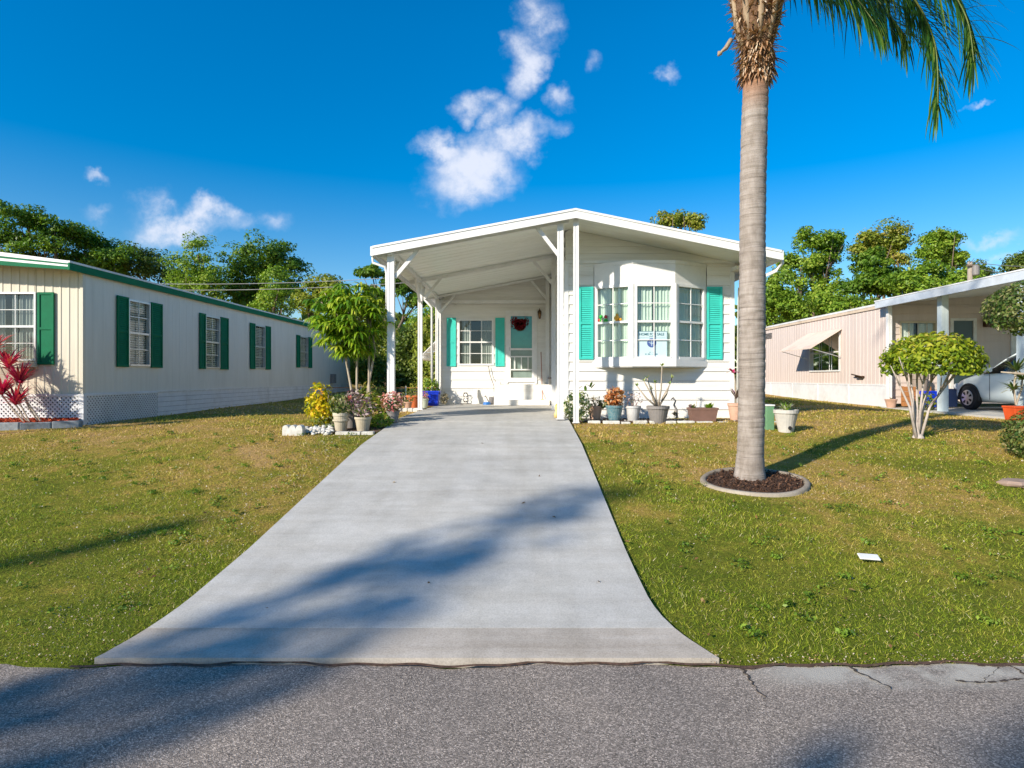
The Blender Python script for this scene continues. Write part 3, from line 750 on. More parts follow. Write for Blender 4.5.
# steps under the door
st = thing('door_steps', (PX(515,YB), YB-.5, .94), 'white boxed steps and landing under the screen door', 'steps')
m = MB(); m.box(PX(498,17.6), HX0-.04, 17.75, YB-.03, .942, PZ(384.5,17.75)); m.build('landing', W, st, bevel=.01)
m = MB(); m.box(PX(494,17.4), HX0-.12, 17.35, 17.75, .942, 1.10); m.build('lower_step', W, st, bevel=.01)
m = MB(); m.box(PX(494,17.6), PX(500,17.6), 17.85, YB-.1, .942, PZ(382,17.9)); m.build('side_panel', WT, st, bevel=.006)
# carport posts, beams, braces, gutter pipe
def post(x, y, w, top, parent=home, mat=WT, z=.93):
    m = MB(); m.box(x-w/2, x+w/2, y-w/2, y+w/2, z, top); m.box(x-w*.75, x+w*.75, y-w*.75, y+w*.75, z, z+.012)
    m.box(x-w/2-.006, x-w/6, y-w/2-.008, y-w/2-.001, z+.013, top-.01); m.box(x+w/6, x+w/2+.006, y-w/2-.008, y-w/2-.001, z+.013, top-.01)
    return m.build('post', mat, parent)
PLX = -2.55; PY = [11.8, 15.2, 18.3]
for y, w_ in zip(PY, (.125, .10, .10)): post(PLX, y, w_, rz(PLX)-.12)
post(.77, 11.8, .11, rz(.77)-.12); post(1.075, 11.76, .095, rz(1.07)-.1, z=.86)
post(.82, 15.2, .09, rz(.82)-.12); post(.80, 18.3, .09, rz(.8)-.12)
for y, hh in ((11.8, .11), (15.2, .10), (18.3, .08)):
    m = MB(); z0, z1 = rz(RX0+.05)-.075, rz(HX0)-.075
    m.prism([(RX0+.05,y-.03,z0-hh),(HX0-.005,y-.03,z1-hh),(HX0-.005,y-.03,z1-.022),(RX0+.05,y-.03,z0-.022)], (0,.06,0)); m.build('beam', WT, home)
m = MB(); m.box(PLX-.04, PLX+.04, YR+.02, YB, rz(PLX)-.19, rz(PLX)-.10); m.build('eave_beam', WT, home)
def brace(p, q): MB().bar(p, q, .055, .07).build('brace', WT, home)
for y in PY:
    brace((PLX+.07,y,3.72), (PLX+.52,y,rz(PLX+.5)-.17)); brace((.74 if y < 13 else .78,y,4.15), (.32,y,rz(.32)-.17))
brace((PLX,11.9,3.72), (PLX,12.5,rz(PLX)-.18)); brace((PLX,15.1,3.66), (PLX,14.5,rz(PLX)-.18)); brace((PLX,15.3,3.66), (PLX,15.9,rz(PLX)-.18))
m = MB(); m.tube([(RX0-.03,YR+.12,4.10),(RX0-.03,YR+.12,4.0),(PLX-.12,YR+.14,3.92),(PLX-.09,YR+.16,3.80),(PLX-.088,YR+.17,3.1)], .026, 8); m.build('downspout', WT, home, smooth=True)
m = MB(); m.tube([(RX0-.03,17.9,4.1),(PLX-.13,18.0,3.86),(PLX-.13,18.05,3.6),(PLX-.13,18.05,1.0)], .036, 8); m.build('downspout', WT, home, smooth=True)
# bay window
yb = YW-.45
B = [Vector((bx0,YW,0)), Vector((2.32,yb,0)), Vector((3.20,yb,0)), Vector((bx1,YW,0))]
bay = MB(); zs0, zs1, zw0, zw1, zt1 = 1.98, 2.13, 2.15, 3.68, 4.165
def baybox(z0, z1, out=0):
    c = Vector((2.77, YW, 0)); pts = []
    for p in B:
        q = p.copy(); q.x = c.x+(p.x-c.x)*(1+out); q.y = p.y-out*1.2 if p.y < YW-.1 else p.y-.002; q.z = z0; pts.append(q)
    return pts, (0,0,z1-z0)
pts, v = baybox(zs0, zs1, .03); bay.prism(pts, v)
bayo = bay.build('bay_window', WT, home)
m = MB(); pts, v = baybox(zw1+.02, zt1-.05, 0); m.prism(pts, v); m.build('bay_head', WT, bayo)
m = MB(); pts, v = baybox(zt1-.049, zt1+.02, .01); m.prism(pts, v); m.build('bay_cap', WT, bayo)
for p, w_ in ((B[0], .05), (B[1], .085), (B[2], .085), (B[3], .05)):
    MB().lathe((p.x, p.y+.02, 0), [(w_*.62, zs1), (w_*.62, zw1+.02)], 8).build('corner_post', WT, bayo)
for i in range(3):
    p, q = B[i], B[i+1]; ud = (q-p).normalized(); nd = Vector((ud.y, -ud.x, 0)); L = (q-p).length; e = .055
    window(bayo, p+ud*e+Vector((0,0,zw0)), ud, nd, L-2*e, zw1-zw0, WT, CURT, cols=2, rws=4, gap=(.03 if i == 1 else 0), fw=.055, proud=.02, name='bay_sash')
    MB().prism([p+Vector((0,0,zw0-.02))-nd*.12, q+Vector((0,0,zw0-.02))-nd*.12, q+Vector((0,0,zw0-.02)), p+Vector((0,0,zw0-.02))], (0,0,.03)).build('sill', WT, bayo)
MB().prism([(B[0].x,YW,zs0-.001)]+[(p.x,p.y,zs0-.001) for p in B[1:3]]+[(B[3].x,YW,zs0-.001)], (0,0,-.02)).build('bay_underside', WG, bayo)
shz0, shz1 = PZ(359.5,YW), PZ(287,YW)
shutter(home, (PX(578.7,YW),YW,shz0), (1,0,0), (0,-1,0), .31, shz1-shz0, TEAL)
shutter(home, (PX(706.5,YW),YW,shz0), (1,0,0), (0,-1,0), .33, shz1-shz0, TEAL)
# vertical joint beside bay
# ------- for sale sign in the bay's middle pane
def text(body, size, loc, mat, parent, name, rot=(math.pi/2,0,0), bold=.0, sx=1):
    cu = bpy.data.curves.new(name, 'FONT'); cu.body = body; cu.size = size; cu.align_x = 'CENTER'; cu.align_y = 'CENTER'; cu.extrude = .001; cu.offset = bold
    o = bpy.data.objects.new(name, cu); dg = bpy.context.evaluated_depsgraph_get()
    COL.objects.link(o); dg.update(); me = bpy.data.meshes.new_from_object(o.evaluated_get(dg)); COL.objects.unlink(o); bpy.data.objects.remove(o)
    me.name = name; me.materials.clear(); me.materials.append(mat)
    r = bpy.data.objects.new(name, me); COL.objects.link(r); r.parent = parent
    r.location = Vector(loc)-wloc(parent); r.rotation_euler = rot; r.scale = (sx,1,1); WL[r.name] = wloc(parent); return r
ys_ = yb-.012-.04+.07
D_ = ys_
sx0, sx1, sz0, sz1 = PX(638,D_), PX(667,D_), PZ(357,D_), PZ(331.5,D_)
sg = thing('for_sale_sign', ((sx0+sx1)/2, D_, sz0), 'pale blue home for sale sign standing in the middle bay window', 'sign')
PBLUE = M('sign_blue', (.50,.64,.68), (.47,.61,.65), rough=.6, dirt=.02, bmp=0)
INK = M('sign_ink', (.03,.07,.16), rough=.6, dirt=0, bmp=0); INKT = M('sign_teal_ink', (.05,.16,.2), rough=.6, dirt=0, bmp=0)
ys_ = yb+.030
m = MB(); m.box(sx0, sx1, ys_, ys_+.006, sz0, sz1); m.build('board', PBLUE, sg)
m = MB(); e = .008
m.box(sx0-e, sx1+e, ys_-.003, ys_+.009, sz1, sz1+e); m.box(sx1, sx1+e, ys_-.003, ys_+.009, sz0, sz1); m.build('edge_strip', INKT, sg)
cxs = (sx0+sx1)/2-.015
text('HOME FOR SALE', .072, (cxs, ys_-.002, sz1-.058), INKT, sg, 'lettering', bold=.0016, sx=.98)
MB().box(cxs-.05, cxs+.09, ys_-.003, ys_-.0005, sz1-.108, sz1-.098).build('small_rule', INKT, sg)
MB().box(sx0+.02, sx1-.03, ys_-.002, ys_-.0005, sz1-.134, sz1-.130).build('thin_rule', INKT, sg)
m = MB(); m.lathe((cxs, ys_-.003, sz1-.235), [(.095,0),(.095,.002)], 28, axis='y'); m.build('emblem', M('emblem_blue', (.06,.11,.33), rough=.6, dirt=0, bmp=0), sg)
m = MB()
for a, b, c_, d in ((-.065,-.01,.008,.018), (.02,.065,.008,.018), (-.04,.045,-.022,-.012)): m.box(cxs+a, cxs+b, ys_-.005, ys_-.0035, sz1-.235+c_, sz1-.235+d)
m.box(cxs-.006, cxs+.006, ys_-.0052, ys_-.0035, sz1-.30, sz1-.17)
m.build('emblem_marks', PBLUE, sg)
for i, wd in enumerate((.022,.012,.03,.015,.008,.024,.018,.03,.012)):
    x = cxs-.135+i*.031; MB().box(x, x+wd*.85, ys_-.002, ys_-.0005, sz0+.048, sz0+.072).build('printed_mark', INKT, sg)
for x in (-.05,-.03,.02,.045): MB().box(cxs+x, cxs+x+.016, ys_-.002, ys_-.0005, sz0+.095, sz0+.107).build('printed_mark', INKT, sg)
# ornaments on the mid rail of the left bay sash
def ball(mb, c, r, a=.5, sq=1):
    k = 7; mb.lathe((c[0],c[1],c[2]-r*sq), [(max(1e-5, r*math.sin(math.pi*i/k)), r*sq-r*sq*math.cos(math.pi*i/k)) for i in range(k+1)], 12, a)
p, q = B[0], B[1]; ud = (q-p).normalized(); nd = Vector((ud.y,-ud.x,0))
def orn(u, z): return p+ud*u-nd*.005+Vector((0,0,z))
zr = zw0+(zw1-zw0)*.5+.022
KG = M('ornament_green', (.03,.42,.05), rough=.4, dirt=0); KR = M('ornament_red', (.55,.03,.04), rough=.4, dirt=0); KO = M('ornament_orange', (.75,.36,.03), rough=.4, dirt=0); KW = M('ornament_white', (.8,.7,.65), rough=.4, dirt=0)
o1 = thing('window_ornament', orn(.16, zr), 'small green and red holiday ornament on the left bay sash', 'ornament')
m = MB(); c = orn(.15, zr+.035); m.lathe(c-Vector((0,0,.035)), [(.02,0),(.036,.035),(.012,.075)], 10); c2 = orn(.27, zr+.03); m.lathe(c2-Vector((0,0,.03)), [(.05,0),(.045,.03),(.02,.065)], 10); c3 = orn(.16, zr+.11); ball(m, c3, .04); m.build('green_body', KG, o1)
m = MB(); ball(m, orn(.13, zr+.035), .035); m.build('red_ball', KR, o1); m = MB(); ball(m, orn(.27, zr+.105), .037); m.build('red_ball', KR, o1)
m = MB(); ball(m, orn(.175, zr+.025), .02); m.build('white_ball', KW, o1)
o2 = thing('window_ornament', orn(.55, zr), 'small orange gourd shaped ornament on the left bay sash', 'ornament')
m = MB(); ball(m, orn(.52, zr+.06), .06, sq=1.05); ball(m, orn(.52, zr+.13), .03); ball(m, orn(.6, zr+.03), .035); m.build('orange_body', KO, o2)
m = MB(); m.tube([orn(.52, zr+.15), orn(.53, zr+.18)], .008, 6); m.build('stalk', KG, o2)
# awning on the far left side window of the back room (seen through the carport)
m = MB(); A = [(BXL-.02,19.4,PZ(334,19)),(BXL-.02,21.0,PZ(334,19)),(BXL-.72,21.0,PZ(356,19)),(BXL-.72,19.4,PZ(356,19))]
m.prism(A, (0,0,.03)); m.tube([(BXL-.72,19.38,A[3][2]-.02),(BXL-.72,21.02,A[3][2]-.02)], .09, 8)
aw = m.build('awning', WT, home); m = MB(); m.bar((BXL-.02,19.45,PZ(350,19.4)), (BXL-.6,19.45,PZ(353,19.4)), .02, .02); m.build('awning_arm', ALU, aw)

# ------------------------------------------------------------------ things in the carport
def potted(name, label, cat, px, base_py, D, r, hgt, potmat, group=None, zb=None, taper=.72, sq=False):
    x = PX(px, D); z = PZ(base_py, D) if zb is None else zb
    t = thing(name, (x, D, z), label, cat, group); m = MB()
    rt, rb = r, r*taper
    m.lathe((x,D,z), [(rb*.96,0),(rb,.015),(rt*.97,hgt*.84),(rt*1.06,hgt*.85),(rt*1.06,hgt),(rt*.94,hgt),(rt*.9,hgt*.9)], 22)
    m.build('pot', potmat, t, smooth=False)
    MB().lathe((x,D,z), [(rt*.9,hgt*.88),(rt*.5,hgt*.92),(.001,hgt*.94)], 16).build('soil', SOIL, t)
    return t, Vector((x, D, z+hgt*.9))
def bushy(t, c, mat, rx, rz_, n, size, name='foliage', ry=None, aspect=.5, stems=5):
    cs = rng.normal(0, 1, (n,3)); cs /= np.linalg.norm(cs, axis=1, keepdims=True); cs *= rng.uniform(.3, 1, (n,1))**.5
    nn = cs.copy(); cs = cs*np.array([rx, ry or rx, rz_])+np.array([c.x, c.y, c.z+rz_*.85])
    npmesh(name, leafcloud(cs, nn+np.array([0,-.2,.5]), size, aspect, .7), n, 4, mat, t, rng.uniform(0, 1, n))
    if stems:
        m = MB()
        for _ in range(stems): m.tube([c, c+Vector((random.uniform(-.7, .7)*rx, random.uniform(-.5, .5)*rx, rz_*random.uniform(.7, 1.5)))], [.009, .004], 5)
        m.build('stem', L_DULL, t, attr=True)
def rosette(t, c, mat, n, L, w, droop=.9, up=.5, name='leaves', jit=.3):
    m = MB()
    for i in range(n):
        a = random.uniform(0, 2*math.pi); e = random.uniform(up-jit, up+jit*1.6)
        m.strip(Vector(c), (math.cos(a), math.sin(a), e*1.6), L*random.uniform(.7, 1.15), w, droop*random.uniform(.6, 1.2), 4, a=random.random())
    return m.build(name, mat, t, attr=True)
# blue bin
def tub(name, label, cat, x, y, z, w, d, h, mat, taper=.85):
    t = thing(name, (x,y,z), label, cat); m = MB()
    def ring(s_, zz, i=0): return [(x-w/2*s_+i,y-d/2*s_+i,zz),(x+w/2*s_-i,y-d/2*s_+i,zz),(x+w/2*s_-i,y+d/2*s_-i,zz),(x-w/2*s_+i,y+d/2*s_-i,zz)]
    L = [ring(taper, z), ring(1, z+h*.9), ring(1.06, z+h*.9), ring(1.06, z+h), ring(1, z+h, .015), ring(taper, z+.03, .02)]
    m.add([p for r_ in L for p in r_], [(3,2,1,0)]+[(k*4+i, k*4+(i+1)%4, k*4+4+(i+1)%4, k*4+4+i) for k in range(5) for i in range(4)]+[(20,21,22,23)])
    m.build('bin_body', mat, t, bevel=.008)
    
    for sgn in (-1, 1): MB().box(x+sgn*(w/2*1.06+.0)-.012, x+sgn*(w/2*1.06)+.012, y-.06, y+.06, z+h*.80, z+h*.95).build('handle', mat, t)
    return t
tub('storage_bin', 'bright blue plastic bin by the back left carport post', 'bin', PX(430.5,17.3), 17.3, .94, .52, .4, .42, BLUE)
t, c = potted('potted_plant', 'green leafy plant in small pot behind the blue bin', 'plant', 429, 404, 18.0, .15, .22, TERRAP, zb=.9); bushy(t, c, L_LIGHT, .32, .36, 420, .11)
t, c = potted('potted_plant', 'orange terracotta pot with sparse plant left of the middle carport post', 'plant', 414, 405, 16.6, .20, .36, TERRA, zb=.9); bushy(t, c, L_YEL, .2, .22, 160, .07)
t, c = potted('potted_plant', 'small pink terracotta pot between orange pot and front left post', 'plant', 408, 406, 16.0, .11, .2, TERRAP, zb=.9); bushy(t, c, L_BUSH, .2, .2, 120, .06)
t, c = potted('potted_plant', 'pale green pot with little red plant beside the blue bin', 'plant', 424.5, 407, 16.0, .11, .25, M('pale_green_pot', (.45,.5,.4), rough=.6), zb=.94); bushy(t, c, L_PINKF, .12, .12, 70, .06)
t = thing('stone_edging', (PX(410,15.4),15.4,.9), 'pale stone strip beside the carport floor under the orange pot', 'edging'); m = MB()
for i in range(5): x = PX(398+i*5.2,15.3); MB().box(x, x+.125, 15.2, 15.45, .86, .97).build('stone', STONEW, t, bevel=.02)
# plants along wall foot
t = thing('small_shrub', (PX(445,18),18.1,.94), 'small grey green plant in front of the back wall corner', 'plant'); bushy(t, Vector((PX(444,18),18.1,.94)), L_DULL, .12, .2, 120, .07)
# scroll ornament
t = thing('scroll_ornament', (PX(465,18.2),18.2,.94), 'black iron scroll ornament leaning at the back wall foot', 'ornament'); m = MB()
for sx_, sz_ in ((-1,1),(1,1),(-1,-1),(1,-1)):
    cx_, cz_ = PX(465,18.2), 1.14
    m.tube([(cx_+sx_*(.02+.10*math.sin(a)*a/4), 18.38, cz_+sz_*(.02+.14*(1-math.cos(a))*a/8)) for a in [k*.45 for k in range(10)]], .012, 5)
m.tube([(cx_-.16,18.38,.95),(cx_+.16,18.38,.95)], .01, 5); m.build('scroll', BLACK, t)
# white panel piece leaning at wall by it
t = thing('leaning_board', (PX(474,18.2),18.25,.94), 'narrow white board leaning on back wall beside iron scroll', 'board'); MB().prism([(PX(472.5,18.2),18.25,.945),(PX(477,18.2),18.25,.945),(PX(477,18.2),18.45,1.4),(PX(472.5,18.2),18.45,1.4)], (0,-.03,0)).build('board', WG, t)
# dog bowl
t = thing('pet_bowl', (PX(487,17.9),17.9,.94), 'blue pet bowl on the carport floor by the steps', 'bowl'); m = MB(); m.lathe((PX(487,17.9),17.9,.942), [(.13,0),(.10,.075),(.09,.075),(.07,.02),(.001,.02)], 20); m.build('bowl', M('bowl_blue', (.02,.16,.5), rough=.3), t, smooth=False)
t = thing('watering_can', (PX(491,18.1),18.1,.94), 'grey metal watering can between pet bowl and steps', 'watering can'); m = MB(); x_ = PX(491.5,18.1); m.lathe((x_,18.1,.942), [(.075,0),(.08,.2),(.05,.23),(.045,.23)], 16); m.build('can_body', GREYP, t)
m = MB(); m.tube([(x_-.07,18.1,.99),(x_-.17,18.08,1.18),(x_-.2,18.07,1.2)], [.018,.012,.02], 7); m.build('spout', GREYP, t); m = MB(); m.tube([(x_+.07,18.1,.98),(x_+.14,18.1,1.06),(x_+.12,18.1,1.17),(x_+.04,18.1,1.2)], .008, 6); m.build('handle', GREYP, t)
# cord hanging from window
t = thing('hanging_cord', (PX(490,18.4),18.4,1.2), 'thin brown cord hanging from the back window to the steps', 'cord'); m = MB(); m.tube([P(488.5,366,18.42),P(490,375,18.40),P(492.5,382,18.36),P(494,386,18.32),P(494,392,18.3)], .009, 5); m.build('cord', BRONZE, t)
# broom and cane in the corner
t = thing('broom', (PX(541,17.9),17.9,.94), 'long handled broom leaning in the carport corner beside the door', 'broom'); m = MB(); m.tube([(PX(542.5,17.6),17.6,1.1),(PX(541,18.4),18.44,PZ(352,18.4))], .013, 6); m.build('handle', M('red_stick', (.45,.2,.15), rough=.5), t)
m = MB(); m.prism([(PX(541,17.6),17.55,1.12),(PX(544,17.6),17.55,1.12),(PX(546,17.6),17.5,.95),(PX(539.5,17.6),17.5,.95)], (0,.06,0)); m.build('bristles', M('straw', (.5,.4,.2), rough=1), t)
t = thing('folded_chair', (PX(547,18),18.0,.94), 'folded aluminium stool leaning at the side wall', 'stool'); m = MB()
for a, b in (((.86,17.7,.95),(.88,18.2,1.75)), ((.82,17.7,.95),(.84,18.2,1.75)), ((.86,18.2,.95),(.88,17.8,1.75)), ((.82,18.2,.95),(.84,17.8,1.75))): m.tube([a, b], .012, 6)
m.build('frame', ALU, t); MB().box(.81, .90, 17.72, 18.22, 1.70, 1.76).build('seat', GREYP, t)

# ------------------------------------------------------------------ planters before the bay wall (right of driveway)
gr = 'planters in a row below the bay window'
t = thing('variegated_shrub', P(578,421,12.1), 'bushy variegated green and cream shrub at the driveway corner', 'shrub')
c = Vector(P(577,420,12.1)); bushy(t, c, L_VAR, .30, .33, 520, .085, ry=.25, stems=8)
m = MB()
for i in range(8): c2 = c+Vector((random.uniform(-.1, .35), 0, random.uniform(.3, .72))); m.strip(c2, (random.uniform(-1, 1), -.3, .6), .14, .06, .5, 3, a=random.uniform(0, .4))
m.build('shoots', L_VAR, t, attr=True)
t = thing('white_post_base', P(566,420,12.3), 'little yellow ornamental figure beside the carport post foot', 'ornament'); m = MB(); q = P(556,412,12.6)
t.location = q; WL[t.name] = Vector(q); m.lathe((q[0]-.02,q[1]-.6,.938), [(.05,0),(.06,.08),(.03,.14),(.045,.2),(.03,.26),(.001,.29)], 10); m.build('figure', M('yellow_glaze', (.6,.42,.1), (.6,.5,.3), rough=.4), t, smooth=True); t.name = 'garden_figure'; WL[t.name] = Vector(q)
t, c = potted('potted_plant', 'tan pot half hidden behind the variegated shrub', 'plant', 595, 419, 12.35, .15, .27, TERRAP, gr); bushy(t, c, L_DULL, .12, .14, 70, .06)
t, c = potted('potted_plant', 'blue glazed pot holding orange red croton plant', 'plant', 614.5, 420, 12.2, .17, .30, BLUEG, gr); bushy(t, c, L_ORR, .22, .22, 260, .10)
m = MB()
for i in range(14): m.strip(c+Vector((random.uniform(-.03, .12), 0, .1)), (random.uniform(-1, 1), random.uniform(-.6, .3), 2.2), random.uniform(.25, .38), .06, .5, 3, a=random.uniform(.3, 1))
m.build('tall_leaves', L_ORR, t, attr=True)
t = thing('small_shrub', P(605,412,12.3), 'small dark green plant with red buds left of the blue pot', 'plant'); c = Vector(P(604,408,12.3)); bushy(t, c, L_BUSH, .12, .10, 80, .08)
t, c = potted('potted_plant', 'pale grey pot with thin pinkish white plant', 'plant', 633, 420.5, 12.2, .15, .30, M('pale_grey_pot', (.5,.5,.5), rough=.7, dirt=.2), gr); bushy(t, c, L_PURP, .20, .18, 90, .055)
# desert rose pot
t, c = potted('potted_plant', 'wide charcoal pot holding leggy branching succulent', 'plant', 658, 424, 11.95, .215, .36, GREYP, gr, taper=.68); m = MB()
tips = [P(637,386,11.9), P(647,378,11.9), P(655,383,11.95), P(662,366,11.9), P(670,384,11.9), P(672,378,12), P(651,390,12), P(644,381,11.8)]
for q in tips:
    q = Vector(q); mid = c.lerp(q, .5)+Vector((random.uniform(-.03, .03), 0, -.03)); m.tube([c, mid, q], [.022, .016, .010], 6)
m.build('branch', BARKP, t, smooth=True); m = MB()
for q in tips:
    for k in range(9): m.strip(Vector(q), (random.uniform(-1, 1), random.uniform(-1, 1), random.uniform(.1, 1.3)), random.uniform(.06, .10), .03, .4, 2, a=random.uniform(.2, .7))
m.build('leaves', L_VAR, t, attr=True)
# small sculptural twig plant
t = thing('garden_figure', P(675,417,12.2), 'grey crooked metal heron figure between charcoal pot and brown planter', 'ornament'); m = MB()
m.tube([P(677,418,12.2),P(676.5,410,12.2),P(674,405,12.2),P(675.5,401,12.2),P(673,398,12.2),P(671,399.5,12.2)], [.02,.025,.02,.016,.022,.008], 7); m.build('neck', GREYP, t, smooth=True)
m = MB()
for i in range(16): m.strip(P(675,416,12.2), (random.uniform(-1, 1), random.uniform(-1, .5), .8), .12, .03, .7, 3, a=random.random())
m.build('leaves', L_DULL, t, attr=True)
# rectangular planter
x0, x1 = PX(689,12.1), PX(716,12.1); zb_ = PZ(422,12.1)
t = thing('window_box_planter', ((x0+x1)/2,12.1,zb_), 'long brown rectangular planter with small green plants', 'planter', gr); m = MB()
def rr(s_, zz, i=0): cx, w2 = (x0+x1)/2, (x1-x0)/2*s_; return [(cx-w2+i,12.1-.13*s_+i,zz),(cx+w2-i,12.1-.13*s_+i,zz),(cx+w2-i,12.1+.13*s_-i,zz),(cx-w2+i,12.1+.13*s_-i,zz)]
L_ = [rr(.84, zb_), rr(1, zb_+.25), rr(1.06, zb_+.25), rr(1.06, zb_+.29), rr(1, zb_+.29, .012), rr(.98, zb_+.24, .015)]
m.add([p for r_ in L_ for p in r_], [(3,2,1,0)]+[(k*4+i, k*4+(i+1)%4, k*4+4+(i+1)%4, k*4+4+i) for k in range(5) for i in range(4)]+[(20,21,22,23)]); m.build('trough', BROWNP, t, bevel=.006)
rosette(t, ((x0+x1)/2+.12,12.08,zb_+.26), L_LIGHT, 26, .17, .06, .6, .6); rosette(t, ((x0+x1)/2-.18,12.1,zb_+.26), L_BUSH, 12, .14, .035, .5, .9); rosette(t, (x0+.03,12.1,zb_+.26), L_PURP, 12, .12, .03, .5, .9)
m = MB(); m.tube([((x0+x1)/2-.15,12.1,zb_+.25),((x0+x1)/2-.12,12.08,zb_+.42)], .006, 5); m.build('stem', BARKP, t)
# red dracaena pot
t, c = potted('potted_plant', 'dusky pink pot with tall purple dracaena beside palm trunk', 'plant', 736, 420, 12.2, .16, .34, TERRAP, gr); m = MB()
m.tube([c, c+Vector((0,0,.35)), P(734,372,12.2)], .012, 6); m.build('stem', BARKP, t); rosette(t, (c.x,c.y,c.z+.12), L_PURP, 20, .3, .04, .7, 1.0); rosette(t, P(733,373,12.2), L_CORD, 14, .2, .045, .9, .4, name='crimson_leaves')
# urn on the right with green box behind
t, c = potted('potted_plant', 'whitewashed concrete urn with spiky plant on lawn right of palm', 'plant', 786, 430, 10.55, .20, .40, CONCP, taper=.62, zb=gz(10.55)); rosette(t, c, L_VAR, 34, .2, .03, .8, .9); bushy(t, c, L_LIGHT, .10, .08, 60, .06, name='low_leaves', stems=0)
m = MB(); m.lathe((c.x-.0,c.y-.168,c.z-.27), [(.001,-.004),(.03,-.002),(.035,.01)], 10, axis='y'); m.build('drain_hole', BLACK, t)
t = thing('utility_box', P(772,428,10.75), 'narrow green utility box standing just left of the concrete urn', 'utility box'); x_ = PX(770.5,10.8); m = MB(); m.box(x_-.09, x_+.05, 10.75, 10.95, gz(10.8), gz(10.8)+.43); m.build('box', M('box_green', (.12,.26,.14), rough=.6), t, bevel=.008)
m = MB(); m.box(x_-.10, x_+.06, 10.74, 10.96, gz(10.8)+.432, gz(10.8)+.46); m.build('lid', WG, t, bevel=.006)
# stone edging row at planter bed
t = thing('stone_edging', P(660,424,11.9), 'row of pale flat stones edging the bed below the bay window', 'edging'); m = MB()
px_ = 588
while px_ < 770:
    w_ = random.uniform(9, 17); D_ = 11.85+random.uniform(-.03, .05); x_ = PX(px_, D_); z_ = gz(D_)
    if px_+w_ < 744 or px_ > 752: MB().box(x_, x_+w_*.0195, D_, D_+.14, z_-.03, z_+random.uniform(.02, .05)).build('stone', STONEW, t, bevel=.015)
    px_ += w_+random.uniform(.8, 6)
bed = MB(); bed.box(.99, 4.75, 12.0, 12.88, .84, .875); tag(bed.build('planting_bed', MULG), kind='structure')
pb = rng.uniform([1.0,11.95,.875], [4.9,12.85,.885], (700,3))
o = npmesh('bed_gravel', leafcloud(pb, np.tile([0,0,1.], (700,1)), .05, .7, .4), 700, 4, leafmat('gravel_chips', [(.2,.18,.15), (.45,.42,.36), (.62,.6,.55)], 0, .9), None, rng.uniform(0, 1, 700)); o['kind'] = 'stuff'

# ------------------------------------------------------------------ left planting group
t = thing('croton_shrub', P(322,428,11.2), 'yellow leaved croton shrub at left end of the flower bed', 'shrub'); c = Vector(P(322,428,11.2))
ells = [(PX(321,11.2),11.2,PZ(399,11.2),.24,.24,.30),(PX(323,11.2),11.15,PZ(413,11.2),.25,.24,.25)]; crown('foliage', t, L_CROT, ells, 60, 24, .10, .075, 1.0, shell=(.2,1), low=-2); m = MB()
for i in range(7): m.tube([c, c+Vector((random.uniform(-.2, .2), random.uniform(-.1, .1), random.uniform(.4, .75)))], [.012, .005], 5)
m.build('stem', BARKP, t)
t = thing('low_shrub', P(330,432,11.0), 'low green ground shrub in front of the yellow croton', 'shrub'); bushy(t, Vector(P(328,433,11.0)), L_BUSH, .34, .18, 420, .06, ry=.25); 
t, c = potted('potted_plant', 'tall beige double rimmed pot with green plant near white block', 'plant', 341, 436, 10.6, .135, .34, BEIGE, zb=gz(10.6)); bushy(t, c, L_BUSH, .24, .2, 240, .07)
m = MB(); x_, y_, z_ = c.x, c.y, c.z-.34*.9; m.lathe((x_,y_,z_), [(.128,.19),(.145,.195),(.145,.22),(.13,.225)], 22); m.build('second_rim', BEIGE, t)
m = MB(); 
for i in range(12): m.strip(c+Vector((.12,0,.22)), (random.uniform(-.6, 1), random.uniform(-.5, .5), 1), .16, .05, 1.0, 3, a=random.random())
m.build('flowers', L_PINKF, t, attr=True)
t, c = potted('potted_plant', 'squat beige pot with purple flowering plant nearest the driveway', 'plant', 363, 435.5, 10.65, .14, .26, BEIGE, zb=gz(10.65)); bushy(t, c, L_PURP, .22, .22, 200, .07); rosette(t, c, L_VAR, 12, .3, .05, .9, .8)
t = thing('potted_plant', P(347,426,11.2), 'dark grey pot standing between the two beige pots', 'plant'); q = P(351,430,11.0); m = MB(); m.lathe((q[0],q[1],gz(11)), [(.10,0),(.13,.3),(.12,.3)], 18); m.build('pot', GREYP, t); bushy(t, Vector((q[0],q[1],gz(11)+.26)), L_PURP, .2, .2, 160, .07)
t = thing('flower_shrub', P(375,425,11.5), 'loose shrub with yellow green leaves and pale flowers beside driveway', 'shrub'); bushy(t, Vector(P(373,424,11.5)), L_YEL, .27, .34, 360, .085); 
m = MB()
for i in range(60): q = Vector(P(random.uniform(360, 388), random.uniform(392, 418), 11.4+random.uniform(-.2, .2))); m.strip(q, (random.uniform(-1, 1), -1, random.uniform(-.4, 1)), .06, .05, .2, 2, a=random.random())
m.build('flowers', L_PINKF, t, attr=True)
t, c = potted('potted_plant', 'grey pot overflowing with pink and coral flowers by front left post', 'plant', 393, 424, 11.45, .125, .22, GREYP, zb=.90); bushy(t, c, L_PINKF, .25, .22, 300, .075, name='flowers'); bushy(t, c, L_BUSH, .22, .16, 130, .07)
t = thing('flower_shrub', P(384,428,11.1), 'low green shrub spilling onto driveway edge beside coral flowers', 'shrub'); bushy(t, Vector(P(382,430,11.1)), L_LIGHT, .22, .17, 240, .08)
t = thing('white_block', P(292,443,10.15), 'weathered white scalloped concrete edging block on the lawn', 'block'); x0, x1 = PX(282,10.15), PX(302.5,10.15); m = MB(); m.box(x0, x1, 10.15, 10.3, gz(10.2)-.02, gz(10.2)+.13)
